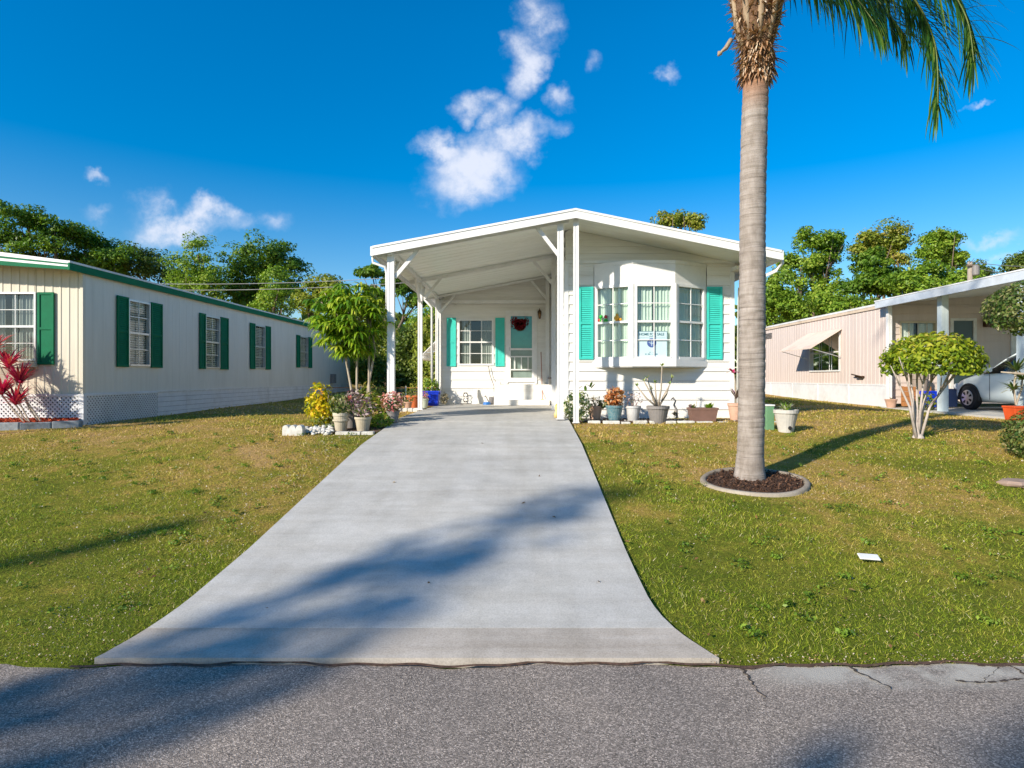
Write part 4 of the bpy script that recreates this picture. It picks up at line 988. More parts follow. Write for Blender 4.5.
for i in range(3): xx = x0+(x1-x0)*(i+.5)/3; m.lathe((xx,10.151,gz(10.2)+.13), [((x1-x0)/6.2,0),((x1-x0)/6.2,.148)], 14, axis='y')
m.build('block_body', STONEW, t, bevel=.008)
t = thing('stone_edging', P(350,438,10.4), 'flat pale edging slabs in front of the two beige pots', 'edging'); m = MB()
for a, b in ((336,349),(350,361),(362,374)): MB().box(PX(a,10.35), PX(b,10.35), 10.3, 10.42, gz(10.35)-.02, gz(10.35)+.05).build('slab', STONEW, t, bevel=.01)
t = thing('pebble_pile', P(314,438,10.5), 'heap of rounded white pebbles beside the white block', 'pebbles'); m = MB()
for i in range(110):
    px_, D_ = random.uniform(304, 333), random.uniform(10.25, 10.9); r_ = random.uniform(.022, .045); ball(m, (PX(px_,D_), D_, gz(D_)+r_*.4+random.uniform(0, .05)), r_, sq=.7)
m.build('pebbles', STONEW, t, smooth=True)
m = MB(); m.box(PX(303,10.6), -2.5, 10.42, 12.2, .70, .74)
bedl = MB(); 
for i in range(12):
    ya, yb_ = 10.42+i*.14, 10.42+(i+1)*.14; bedl.quad((-3.95,ya,gz(ya)+.02), (-2.5,ya,gz(ya)+.02), (-2.5,yb_,gz(yb_)+.02), (-3.95,yb_,gz(yb_)+.02))
tag(bedl.build('planting_bed', MULG), kind='structure')
for lab, px_, py_, D_, mt, rx_, rz_, n_ in (('leafy green shrub filling bed between yellow croton and umbrella tree', 340, 414, 11.6, L_BUSH, .28, .22, 300), ('purple leaved shrub at the foot of the umbrella tree', 354, 410, 11.75, L_PURP, .2, .22, 220), ('bright yellow green shrub right of the umbrella tree trunks', 369, 405, 12.1, L_YEL, .2, .26, 260), ('dull green shrub between umbrella tree and front left post', 383, 408, 12.4, L_BUSH, .24, .26, 300)):
    t = thing('flower_shrub', P(px_,py_,D_), lab, 'shrub'); bushy(t, Vector(P(px_,py_,D_)), mt, rx_, rz_, n_, .08)
# umbrella tree
ut = thing('umbrella_tree', P(362,422,11.9), 'slender trunked umbrella tree with glossy drooping light green leaves', 'tree'); bz = gz(11.9)
m = MB(); tr = [((358,),(346,360)), ((362,),(357,352)), ((372,),(369,345)), ((366,),(375,350))]
for (bx,), (tx, ty) in tr:
    a = Vector((PX(bx,11.9),11.9+random.uniform(-.1, .1),bz)); b = Vector(P(tx,ty,11.9)); mid = a.lerp(b, .5)+Vector((random.uniform(-.05, .05),0,0)); top = Vector(P(tx+random.uniform(-8, 8),310,11.9+random.uniform(-.3, .3)))
    m.tube([a, mid, b, top], [.028,.024,.021,.013], 8)
    for k in range(5): m.tube([b.lerp(top, random.random()), Vector(P(random.uniform(320, 388), random.uniform(292, 345), 11.9+random.uniform(-.6, .6)))], [.013, .006], 5)
m.build('trunk', BARKP, ut, smooth=True)
m = MB(); cx, cz = PX(351,11.9), PZ(323,11.9)
for i in range(270):
    d = Vector((random.gauss(0, 1), random.gauss(0, 1), random.gauss(0, 1))).normalized(); r_ = random.uniform(.35, 1.12)**.6*(1+.13*math.sin(d.x*9+d.z*5))
    c = Vector((cx+d.x*.74*r_, 11.9+d.y*.7*r_, cz+d.z*.74*r_))
    if d.z < -.3: c.x += (cx-c.x)*.25
    ax = Vector((d.x*.5, d.y*.5, .9)).normalized(); va = random.uniform(0, .6)
    for k in range(10):
        t_ = 2*math.pi*k/10+random.uniform(-.2, .2); dd = Vector((math.cos(t_), math.sin(t_), random.uniform(-.1, .35)))+ax*.25+Vector((d.x,d.y,0))*.3
        m.strip(c, dd, random.uniform(.20, .36), .047, random.uniform(1.4, 3.2), 4, a=min(1, va+random.uniform(0, .4)))
m.build('crown', L_SCHEF, ut, attr=True)

# ------------------------------------------------------------------ queen palm with its ring
px0, py0 = 2.90, 7.58; pz0 = gz(7.58)
ring = thing('tree_ring', (2.95,7.5,gz(7.5)), 'rounded concrete edging ring with dark mulch around the palm', 'edging')
def ringpt(t, r_): 
    x = 2.89+math.cos(t)*r_*(.60+.05*math.sin(2*t+.5)); y = 7.42+math.sin(t)*r_*.52; return x, y
m = MB(); n = 64; prof = [(1.08,-.03),(1.08,.03),(1.05,.048),(.98,.048),(.95,.03),(.95,-.03)]; vs = []
for i in range(n):
    t_ = 2*math.pi*i/n
    for rr_, zz in prof: x, y = ringpt(t_, rr_); vs.append((x,y,gz(y)+zz))
k = len(prof); m.add(vs, [(i*k+j, ((i+1)%n)*k+j, ((i+1)%n)*k+j+1, i*k+j+1) for i in range(n) for j in range(k-1)])
m.build('concrete_ring', CONCR, ring, smooth=True)
m = MB(); vs = [(2.89,7.42,gz(7.42)+.04)]+[(*ringpt(2*math.pi*i/n, .97), gz(ringpt(2*math.pi*i/n, .97)[1])+.02) for i in range(n)]; m.add(vs, [(0, i+1, (i+1)%n+1) for i in range(n)]); m.build('mulch', MULG, ring)
q = rng.uniform(0, 1, (1600,2)); tt = q[:,0]*2*np.pi; r_ = np.sqrt(q[:,1])*.95
cc = np.array([[*(ringpt(a, b)), 0] for a, b in zip(tt, r_)]); cc[:,2] = [gz(y)+.035+random.random()*.02 for y in cc[:,1]]
npmesh('mulch_chips', leafcloud(cc, np.tile([0,0,1.], (1600,1)), .04, .35, .6), 1600, 4, MULCH, ring, rng.uniform(0, 1, 1600))
palm = thing('palm_tree', (px0,py0,pz0), 'tall queen palm with grey ringed trunk standing in the mulch ring', 'tree')
m = MB(); prof = []; z = pz0; lean = lambda z: px0-.02+.018*(z-pz0)+.015*math.sin(z*1.1)
def pr(z): return float(np.interp(z, [pz0, pz0+.12, pz0+.35, 1.6, 3.0, 4.6, 5.5], [.20,.178,.162,.156,.163,.157,.152]))
vs = []; fs = []; n = 28; zs = []
while z < 5.6:
    zs.append(z); z += .022
ringr = {}; nxt = pz0+.3; seq = []
for z in zs:
    if z > nxt: nxt = z+random.uniform(.07, .17); seq.append(z)
for j, z in enumerate(zs):
    for i in range(n):
        t_ = 2*math.pi*i/n; zz = z+.03*math.sin(t_+z*2)+.012*math.sin(3*t_+z)
        g = min([abs(zz-s_) for s_ in seq if abs(s_-zz) < .2] or [.2]); r_ = pr(z)*(1-.055*math.exp(-(g/.014)**2)+.02*math.sin(t_*2+z*1.7)+.008*math.sin(t_*5+z*9))
        cx = lean(z); vs.append((cx+math.cos(t_)*r_, py0+math.sin(t_)*r_, z))
for j in range(len(zs)-1):
    for i in range(n): k = (i+1) % n; fs.append((j*n+i, j*n+k, (j+1)*n+k, (j+1)*n+i))
m.add(vs, fs); m.build('trunk', PALMB, palm, smooth=True)
# old frond boots wrapped in brown fibre
BZ = 5.60; bx = lean(5.5)+.01
m = MB(); m.lathe((bx,py0,BZ-.12), [(.135,0),(.14,.06),(.16,.16),(.165,.3),(.17,.42),(.21,.55),(.27,.8),(.29,1.05),(.27,1.5),(.14,2.0)], 18, wob=.05, a=.5)
m.build('crown_shaft', M('boot_brown', (.23,.13,.07), (.11,.06,.035), scale=14, stretch=(2,2,.6), rough=.95, bmp=1, bdist=.03), palm, smooth=True)
m = MB()
for i in range(3200):
    t_ = random.uniform(0, 2*math.pi); z = random.uniform(0, 1)**1.1; zz = BZ-.08+z*1.5; r_ = float(np.interp(zz-BZ, [-.1,.05,.3,.55,.9,1.5], [.15,.17,.17,.215,.28,.27]))
    c = (bx+math.cos(t_)*r_, py0+math.sin(t_)*r_, zz); dn = zz-BZ < .35
    d = (math.cos(t_)*random.uniform(.05, .5)+random.uniform(-.6, .6), math.sin(t_)*random.uniform(.05, .5)+random.uniform(-.6, .6), random.uniform(-1.5, .1) if dn else random.uniform(-.5, 1.6))
    m.strip(c, d, random.uniform(.05, .17)*(1.5 if .05 < zz-BZ < .3 and random.random() < .35 else 1), random.uniform(.010, .035), random.uniform(.2, 1.4), 3, a=random.random())
m.build('fibre', FIBRE, palm, attr=True)
BOOT = M('leaf_base_tan', (.42,.33,.22), (.27,.18,.11), scale=14, stretch=(2,2,.4), rough=.9, bmp=.6)
for i in range(9):
    t_ = 2*math.pi*i/9+.35; m = MB(); c = Vector((bx,py0,BZ)); o_ = Vector((math.cos(t_), math.sin(t_), 0))
    m.tube([c+o_*.17+Vector((0,0,.35)), c+o_*.24+Vector((0,0,.65)), c+o_*.30+Vector((0,0,1.0)), c+o_*.42+Vector((0,0,1.6))], [.03,.045,.035,.028], 7, a=.5); m.build('leaf_base', BOOT, palm, smooth=True)
m = MB(); m.tube([P(731,40,7.45),P(726,48,7.4),P(720,53,7.35)], [.03,.028,.012], 7); m.tube([P(720,53,7.35),P(718,56,7.35)], [.035,.01], 7)
m.build('cut_stub', BOOT, palm, smooth=True)
def frond(pts, leaf_len, n, hang=1.6, seed=0, name='frond', w=.019):
    random.seed(seed); pts = [Vector(p) for p in pts]
    # Catmull-Rom through pts
    path = []
    for i in range(len(pts)-1):
        p0, p1, p2, p3 = pts[max(i-1, 0)], pts[i], pts[i+1], pts[min(i+2, len(pts)-1)]
        for k in range(12):
            t_ = k/12; path.append(.5*((2*p1)+(p2-p0)*t_+(2*p0-5*p1+4*p2-p3)*t_*t_+(3*p1-p0-3*p2+p3)*t_**3))
    path.append(pts[-1]); N = len(path)
    r = MB(); r.tube(path, [.022*(1-i/N)+.004 for i in range(N)], 6); ro = r.build(name, M_RACH, palm, smooth=True)
    m = MB()
    for i in range(n):
        t_ = .12+.88*i/n; f_ = t_*(N-1); k = min(int(f_), N-2); p = path[k].lerp(path[k+1], f_-k); d = (path[k+1]-path[k]).normalized()
        sd = d.cross(Vector((0,0,1)));
        if sd.length < .2: sd = Vector((0,1,0))
        sd.normalize(); L = leaf_len*math.sin(math.pi*min(1, .18+.72*t_))**.6*random.uniform(.75, 1.15)
        for sg_ in (-1, 1):
            dd = sd*sg_*random.uniform(.35, 1.0)+d*random.uniform(.6, 1.4)+Vector((random.uniform(0, .6),0,random.uniform(-.45, .45)))
            m.strip(p, dd, L, w*random.uniform(.7, 1.1), hang*random.uniform(.5, 1.3), 5, a=random.random()**1.3)
    m.build('leaflets', PALML, ro, attr=True); return ro
M_RACH = M('rachis_green', (.09,.16,.03), (.16,.18,.05), rough=.5)
cp = Vector((bx, py0, BZ+1.35))
frond([cp, P(800,-50,7.5), P(850,-48,7.6), P(905,-12,7.7), P(934,40,7.8), P(938,105,7.8)], .88, 190, 1.9, 3)
frond([cp, P(800,-60,7.3), P(860,-66,7.2), P(925,-38,7.1), P(964,12,7.0), P(974,62,7.0)], .80, 170, 1.5, 5)
frond([cp, P(792,-45,7.7), P(825,-36,7.9), P(870,-8,8.1), P(905,35,8.2)], 1.0, 150, 2.2, 8)
frond([cp, P(790,-40,7.3), P(815,-36,7.2), P(850,-10,7.1), P(878,28,7.0)], .8, 110, 2.0, 9)
for i, a in enumerate((1.0, 1.7, 2.4, 3.9, 4.6, 5.3)):
    o_ = Vector((math.cos(a), math.sin(a), 0)); u_ = Vector((0,0,1))
    frond([cp, cp+o_*.4+u_*1.2, cp+o_*1.0+u_*2.1, cp+o_*1.8+u_*2.5, cp+o_*2.4+u_*2.4], .55, 55, .9, 20+i)
random.seed(99)
# small white marker on the lawn
t = thing('utility_marker', P(868,566,5.15), 'small white tilted plastic marker plate lying on the lawn', 'marker'); q = Vector(P(868,565,5.15)); q.z = gz(5.15)+.05
m = MB(); m.obox(q+Vector((-.085,-.03,.0)), (.17,-.012,-.010), (.02,.085,.020), (0,-.003,.012)); m.build('plate', WT, t, bevel=.004)
m = MB(); m.obox(q+Vector((.005,.008,.0145)), (.022,-.0015,-.001), (.003,.018,.004), (0,0,.002)); m.build('printed_dot', INK, t)

# ------------------------------------------------------------------ left neighbour
LX = -8.4; LY0 = 11.5; LY1 = 29.5
lh = thing('manufactured_home', (LX, LY0, .84), 'long cream ribbed mobile home with dark green shutters and lattice skirt', 'house')
def sD(px): return -LX*F/(VX-px)     # depth on the side wall for a picture column
wins = [(128,149,299.6,365.2,115.7,161), (205,219,315.5,367.5,198.6,227.3), (254.5,264.5,325,367.8,249.4,269.8), (299.5,307.5,336.5,366.5,296,311.2)]
ops = []
for a, b, t_, b_, sa, sb in wins:
    ya, yb_ = sD(a), sD(b); ops.append((ya-LY0, yb_-LY0, PZ(b_, ya), PZ(t_, ya)))
m = MB(); ribwall(m, (LX,LY0,0), (0,1,0), (1,0,0), 0, LY1-LY0, 1.43, lambda u: 3.79, .3, .05, .003, ops)
m.quad((LX,LY1,.8), (LX-6,LY1,.8), (LX-6,LY1,3.84), (LX,LY1,3.84)); m.build('side_wall', GREYC, lh)
fw0, fw1 = PX(-26,LY0), PX(36,LY0); fz0, fz1 = PZ(360,LY0), PZ(293,LY0)
m = MB(); ribwall(m, (LX-6,LY0,0), (1,0,0), (0,-1,0), 0, 6, 1.43, lambda u: 3.79+(6-u)*.11, .16, .055, .010, [(fw0-LX+6, fw1-LX+6, fz0, fz1)]); m.build('front_wall', CREAM, lh)
m = MB(); m.box(LX-.03, LX+.025, LY0-.03, LY0+.04, 1.43, 3.84); m.build('corner_trim', CREAM, lh)
for (a, b, t_, b_, sa, sb), (u0, u1, z0, z1) in zip(wins, ops):
    window(lh, (LX,LY0+u0,z0), (0,1,0), (1,0,0), u1-u0, z1-z0, ALU, CURTW, cols=2, rws=4, gap=0, fw=.04, blind=True, glass=GLASSD)
    for c0, c1 in ((sD(sa), sD(a)-.03), (sD(b)+.03, sD(sb))):
        shutter(lh, (LX,c0,z0-.04), (0,1,0), (1,0,0), max(.25, c1-c0), z1-z0+.08, GREEN)
window(lh, (fw0,LY0,fz0), (1,0,0), (0,-1,0), fw1-fw0, fz1-fz0, ALU, CURTG, cols=3, rws=4, gap=.12, fw=.035, proud=.03, mw=.014)
shutter(lh, (PX(39,LY0),LY0,fz0-.09), (1,0,0), (0,-1,0), .31, fz1-fz0+.1, GREEN, panel=True)
m = MB(); m.prism([(fw0-.05,LY0-.18,fz0-.14),(fw1+.05,LY0-.18,fz0-.14),(fw1+.05,LY0-.18,fz0-.05),(fw0-.05,LY0-.18,fz0-.05)], (0,.16,0)); m.prism([(fw0,LY0-.16,fz0-.16),(fw1,LY0-.16,fz0-.16),(fw1-.3,LY0-.02,fz0-.42),(fw0+.1,LY0-.02,fz0-.42)], (0,.018,0)); m.build('window_ledge', CREAM, lh)
# roof with green striped fascia
m = MB(); yf = LY0-.42; e = .05
def lz_(x): return 3.885+(LX+e-x)*.12
for a, b in ((LX-3.2, LX+e), (LX-6.5, LX-3.2)):
    za, zb = (lz_(a), lz_(b)) if b > LX-1 else (lz_(LX-3.2)-.35, lz_(LX-3.2))
    m.prism([(a,yf,za-.05),(b,yf,zb-.05),(b,yf,zb),(a,yf,za)], (0,LY1-yf+.2,0))
lroof = m.build('roof', ROOFM, lh)
x0, x1 = LX-3.2, LX+e
def band(nm, t0, t1, mat, pr_=0):
    m = MB(); m.prism([(x0,yf-.02-pr_,lz_(x0)-t1*2.2),(x1,yf-.02-pr_,lz_(x1)-t1),(x1,yf-.02-pr_,lz_(x1)-t0),(x0,yf-.02-pr_,lz_(x0)-t0*2.2)], (0,.018+pr_,0)); m.build(nm, mat, lroof)
band('fascia', -.02, .03, WT); band('green_stripe', .031, .055, GREEN, .004); band('fascia', .056, .09, WT); band('green_stripe', .091, .145, GREEN, .006)
m = MB(); m.box(x1+.002, x1+.035, yf-.03, LY1+.1, lz_(x1)-.15, lz_(x1)-.02); m.build('green_stripe', GREEN, lroof)
m = MB(); m.box(x1-.01, x1+.04, yf-.032, LY1+.1, lz_(x1)-.018, lz_(x1)+.02); m.build('fascia', WG, lroof)
# skirting: lattice at the front and the first stretch of the side, boards after that
SKW = M('skirt_white', (.66,.67,.68), (.60,.61,.63), rough=.6, dirt=.1)
def lattice(o, ud, L, z0, z1, nd, cell=.085, w=.032):
    m = MB(); o, ud, nd = Vector(o), Vector(ud), Vector(nd); H_ = z1-z0
    for sg_ in (0, 1):
        u = -H_
        while u < L:
            # strip from (u,z0) to (u+H,z1), mirrored for the second layer
            a0, a1 = max(0, u), min(L, u+H_)
            if a1-a0 > .01:
                p0 = (a0, z0+(a0-u)); p1 = (a1, z0+(a1-u))
                if sg_: p0, p1 = (p0[0], z1-(p0[1]-z0)), (p1[0], z1-(p1[1]-z0))
                A = o+ud*p0[0]+Vector((0,0,p0[1]))+nd*(.004+.007*sg_); B_ = o+ud*p1[0]+Vector((0,0,p1[1]))+nd*(.004+.007*sg_)
                m.bar(A, B_, .006, w, up=Vector((0,0,1)))
            u += cell
    for z in (z0, z1): m.obox(o+Vector((0,0,z-.02))+nd*.0, ud*L, (0,0,.045), nd*.024)
    return m
sk = lattice((LX-4.2,LY0-.02,0), (1,0,0), 4.18, .80, 1.41, (0,-1,0)); sk.v += []; sk.build('lattice_skirt', SKW, lh)
sk = lattice((LX+.02,LY0,0), (0,1,0), 2.3, .82, 1.41, (1,0,0)); sk.build('lattice_skirt', SKW, lh)
m = MB(); m.box(LX-.04, LX+.05, LY0-.05, LY0+.05, .78, 1.43); m.build('corner_post', SKW, lh)
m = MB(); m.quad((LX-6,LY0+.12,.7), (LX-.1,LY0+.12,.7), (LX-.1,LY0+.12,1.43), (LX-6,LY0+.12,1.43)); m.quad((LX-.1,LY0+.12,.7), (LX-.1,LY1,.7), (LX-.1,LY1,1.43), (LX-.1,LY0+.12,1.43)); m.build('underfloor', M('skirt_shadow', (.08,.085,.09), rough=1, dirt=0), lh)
m = MB(); y = LY0+2.34
while y < LY1-.05:
    y1 = min(y+1.22, LY1)
    for k in range(5): m.box(LX-.02, LX+.012, y+.006, y1-.006, .84+k*.115+max(0, 0), .84+k*.115+.108)
    y = y1
m.build('board_skirt', SKW, lh)
m = MB(); m.box(LX-.03, LX+.03, LY0+.03, LY1, 1.412, 1.445); m.build('ledger_strip', WG, lh)
m = MB(); m.box(LX+.013, LX+.15, 26.4, 26.8, 1.5, 1.9); m.build('meter_box', GREYP, lh)
# mulch bed with grey blocks
bz_ = gz(10.9)
bd = thing('flower_bed', (-9.2,10.9,bz_), 'raised red mulch bed edged with grey blocks by the cream home', 'flower bed')
def bedfront(x): return float(np.interp(x, [-13,-9.6,-8.9,-8.32], [10.55,10.55,10.72,11.15]))
m = MB(); n_ = 24
for i in range(n_):
    a = -13+4.6*i/n_; b = -13+4.6*(i+1)/n_; m.quad((a,bedfront(a)+.08,bz_+.09), (b,bedfront(b)+.08,bz_+.09), (b,11.46,bz_+.16), (a,11.46,bz_+.16))
m.build('mulch', MULGR, bd)
q = np.stack([rng.uniform(-12.9,-8.45,2600), rng.uniform(0,1,2600), np.zeros(2600)], 1); bf = np.interp(q[:,0], [-13,-9.6,-8.9,-8.32], [10.62,10.62,10.8,11.2]); q[:,1] = bf+(11.45-bf)*q[:,1]; q[:,2] = bz_+.11+(q[:,1]-10.6)*.07
npmesh('mulch_chips', leafcloud(q, np.tile([0,0,1.], (2600,1)), .06, .35, .6), 2600, 4, MULCHR, bd, rng.uniform(0, 1, 2600))
x = -12.0; bi = 0
while x < -8.35:
    L = .38; a = Vector((x,bedfront(x),0)); b = Vector((x+L,bedfront(x+L),0)); d = (b-a).normalized()
    m = MB(); zz = bz_-.06+.01*(bi%2); m.obox(a+d*.008+Vector((0,0,zz)), d*((b-a).length-.016), (0,.10,0), (0,0,.185)); m.build('edging_block', STONEG, bd, bevel=.012); x += L; bi += 1
ct = thing('cordyline', (-8.85,11.0,bz_+.1), 'crimson cordyline plant in the red mulch bed beside the window', 'plant')
m = MB()
stems = [((-8.75,11.05),(PX(8,11.0),PZ(368,11))), ((-8.9,10.95),(PX(-8,11.0),PZ(352,11))), ((-8.85,11.1),(PX(20,11.0),PZ(384,11))), ((-9.0,11.0),(PX(2,11.0),PZ(395,11))), ((-8.95,11.05),(PX(16,11),PZ(405,11)))]
for (a, b), (tx, tz) in stems: m.tube([(a,b,bz_), ((a+tx)/2-.02,11.0,(bz_+tz)/2), (tx,11.0,tz)], .014, 6)
m.build('stem', BARKP, ct)
for (a, b), (tx, tz) in stems: rosette(ct, (tx,11.0,tz), L_CORD, 80, .46, .034, 1.0, .75, jit=.6)
ut2 = thing('cordyline', (-9.45,9.6,gz(9.6)), 'tall spiky crimson plant at the very left edge of the lawn bed', 'plant')
m = MB(); m.tube([(-9.45,9.9,gz(9.9)),(-9.4,9.9,1.5),(-9.42,9.9,2.1)], .03, 8); m.build('stem', BARKP, ut2); rosette(ut2, (-9.42,9.9,2.12), L_CORD, 34, .62, .06, .8, .55); rosette(ut2, (-9.42,9.9,1.75), L_CORD, 20, .5, .06, 1.1, .2)

# ------------------------------------------------------------------ right neighbour
RXW = 10.55; RY0 = 17.3; RY1 = 28.0
rh = thing('manufactured_home', (RXW, RY0, .9), 'pink ribbed mobile home with canvas awning and a pale blue carport', 'house')
ya, yb_ = 19.85, 21.9; wz0_, wz1_ = PZ(371,20.4), 3.25
m = MB(); ribwall(m, (RXW,RY0,0), (0,1,0), (-1,0,0), 0, RY1-RY0, 1.54, lambda u: 3.86, .2, .05, .007, [(ya-RY0, yb_-RY0, wz0_, wz1_)])
m.build('side_wall', PINK, rh)
window(rh, (RXW,ya,wz0_), (0,1,0), (-1,0,0), yb_-ya, wz1_-wz0_, WG, CURT, cols=3, rws=2, gap=.1, fw=.05)
m = MB(); o_ = RXW; m.add([(o_-.02,ya-.15,3.36),(o_-.02,yb_+.15,3.36),(o_-1.05,yb_+.15,2.72),(o_-1.05,ya-.15,2.72),(o_-.02,ya-.15,3.33),(o_-.02,yb_+.15,3.33),(o_-1.05,yb_+.15,2.69),(o_-1.05,ya-.15,2.69)], [(0,3,2,1),(4,5,6,7),(0,1,5,4),(1,2,6,5),(2,3,7,6),(3,0,4,7)])
aw = m.build('awning', M('awning_canvas', (.68,.56,.46), (.62,.5,.42), rough=.8), rh)
for y in (ya-.1, yb_+.1): MB().bar((o_-.03,y,2.42), (o_-1.0,y,2.70), .02, .02).build('awning_arm', ALU, aw)
m = MB(); m.box(RXW-.04, RXW-.001, RY0-.02, RY1, 3.78, 3.93); m.build('eave_trim', M('tan_trim', (.62,.50,.38), rough=.6), rh)
m = MB(); m.add([(RXW-.05,RY0-.1,3.93),(17.5,RY0-.1,4.75),(17.5,RY1+.1,4.75),(RXW-.05,RY1+.1,3.93),(RXW-.05,RY0-.1,3.87),(17.5,RY0-.1,4.69),(17.5,RY1+.1,4.69),(RXW-.05,RY1+.1,3.87)], [(0,1,2,3),(7,6,5,4),(0,4,5,1),(1,5,6,2),(2,6,7,3),(3,7,4,0)]); m.build('roof', ROOFM, rh)
m = MB(); y = RY0
while y < RY1:
    y1 = min(y+2.0, RY1); m.box(RXW-.02, RXW+.01, y+.03, y1-.03, .90, 1.50); m.box(RXW-.04, RXW+.01, y-.03, y+.03, .88, 1.53); y = y1
m.box(RXW-.03, RXW+.02, RY0, RY1, 1.505, 1.545); m.build('skirt_panel', SKW, rh)
m = MB()
for k in range(4): m.box(RXW-.05, RXW-.016, 25.2, 26.0, 3.42+k*.06, 3.45+k*.06)
m.build('vent_grille', GREYP, rh)
m = MB(); m.box(RXW-.12, RXW-.02, 18.4, 18.75, 1.75, 1.80); m.tube([(RXW-.1,18.45,1.78),(RXW-.14,18.9,1.85)], .02, 6); m.build('wall_tap', BRONZE, rh)
# front wall under carport
w0, w1 = PX(900,RY0), PX(936,RY0); d0, d1 = PX(952,RY0), PX(974,RY0); dzt_ = PZ(320,RY0)
m = MB(); lapwall(m, (0,RY0,0), (1,0,0), (0,-1,0), RXW+.12, 17.5, 1.0, 3.84, .2, [(w0, w1, PZ(366,RY0), PZ(322,RY0)), (d0, d1, 1.15, dzt_)])
m.quad((RXW,RY0+.02,3.7), (17.5,RY0+.02,3.7), (17.5,RY0+.02,4.7), (RXW,RY0+.02,3.9))
m.build('front_wall', PINK, rh)
window(rh, (w0,RY0,PZ(366,RY0)), (1,0,0), (0,-1,0), w1-w0, PZ(322,RY0)-PZ(366,RY0), M('tan_frame', (.6,.52,.38), rough=.5), CURTW, cols=4, rws=1, gap=.12, fw=.05, mid=False)
dr_ = MB(); dr_.box(d0-.06, d0+.03, RY0-.03, RY0+.03, 1.0, dzt_+.05); dr_.box(d1-.03, d1+.06, RY0-.03, RY0+.03, 1.0, dzt_+.05); dr_.box(d0+.03, d1-.03, RY0-.03, RY0+.03, dzt_-.02, dzt_+.05)
dro = dr_.build('door', WG, rh); MB().box(d0+.03, d1-.03, RY0+.005, RY0+.03, 1.0, dzt_-.02).build('door_panel', M('dark_teal', (.04,.07,.075), rough=.3, spec=.7), dro)
m = MB(); m.box(13.3, 13.5, RY0-.16, RY0-.02, 3.2, 3.5); m.build('wall_lamp', BRONZE, rh)
m = MB(); m.box(PX(1010,RY0), PX(1016,RY0), RY0-.05, RY0-.015, 1.0, 3.8); m.build('trim_board', WG, rh)
m = MB(); m.box(PX(1000,RY0)+1, 17.5, RY0-.06, RY0-.016, 1.0, 3.8); m.build('screen_panel', PINK, rh)
# carport of that home
CY0 = 10.9
m = MB(); m.add([(10.28,CY0,3.90),(17.5,CY0,4.5),(17.5,RY0-.02,4.5),(10.28,RY0-.02,3.90),(10.28,CY0,3.85),(17.5,CY0,4.45),(17.5,RY0-.02,4.45),(10.28,RY0-.02,3.85)], [(0,1,2,3),(7,6,5,4),(0,4,5,1),(1,5,6,2),(2,6,7,3),(3,7,4,0)]); m.build('carport_roof', SOFF, rh)
m = MB(); m.box(10.20, 10.275, CY0-.03, RY0, 3.74, 3.93); m.prism([(10.28,CY0-.03,3.70),(17.5,CY0-.03,4.3),(17.5,CY0-.03,4.53),(10.28,CY0-.03,3.93)], (0,.025,0)); m.build('carport_fascia', FASC, rh)
m = MB(); m.box(10.19, 10.285, CY0-.04, RY0+.02, 3.931, 3.96); m.build('fascia_cap', WT, rh)
def rpost(x, y, w, mat):
    m = MB(); m.box(x-w/2, x+w/2, y-w/2, y+w/2, .89, 3.86); m.box(x-w/2-.01, x-w/2+w*.3, y-w/2-.012, y-w/2-.001, .9, 3.85); m.build('post', mat, rh)
rpost(10.58, 15.05, .17, BGREY); rpost(10.40, 12.4, .18, BGREY); rpost(10.50, 17.12, .11, WT)
m = MB(); m.box(10.3, 17.5, 11.6, RY0-.02, .80, .905); m.build('porch_floor', CONC, rh)
# things under it
t = thing('wooden_panel', (11.1,16.95,.94), 'orange brown wooden planter box behind the topiary tree', 'wooden box'); m = MB()
for k in range(4): m.box(10.78, 11.56, 16.9, 17.0, .94+k*.14, .94+k*.14+.132)
m.build('plank', WOOD, t, bevel=.004); m = MB(); m.box(10.80, 10.86, 17.0, 17.05, .94, 1.5); m.box(11.48, 11.54, 17.0, 17.05, .94, 1.5); m.build('upright', WOOD, t)
tub('storage_bin', 'small blue plastic bin under the neighbouring carport', 'bin', PX(927.5,16.8), 16.8, .935, .34, .34, .44, BLUE)
tub('storage_bin', 'dark navy bin near the car under the neighbouring carport', 'bin', PX(952,16.6), 16.7, .935, .30, .3, .50, M('navy_plastic', (.01,.02,.06), rough=.4))
t, c = potted('potted_plant', 'big dull beige urn above the small blue bin', 'urn', 920, 398, 17.0, .2, .9, M('urn_taupe', (.30,.25,.21), rough=.8, dirt=.1), zb=.935)
rosette(t, c, L_BUSH, 10, .25, .04, .8, .9)
t, c = potted('potted_plant', 'small pale terracotta pot by white corner post of pink home', 'plant', 891, 408, 16.9, .15, .24, TERRAP, zb=.9); rosette(t, c, L_DULL, 8, .1, .03, .6, .9)
t = thing('low_shrub', (10.9,14.6,.9), 'dark leafy clump on the porch corner near the pale blue post', 'shrub'); bushy(t, Vector((10.55,15.6,.9)), L_OAK, .28, .26, 260, .1)
t = thing('potted_plant', (9.7,11.9,.86), 'square orange pot with dark spiky dracaena at carport corner', 'plant'); x_, y_, z_ = PX(1012,11.7), 11.6, PZ(420,11.7)
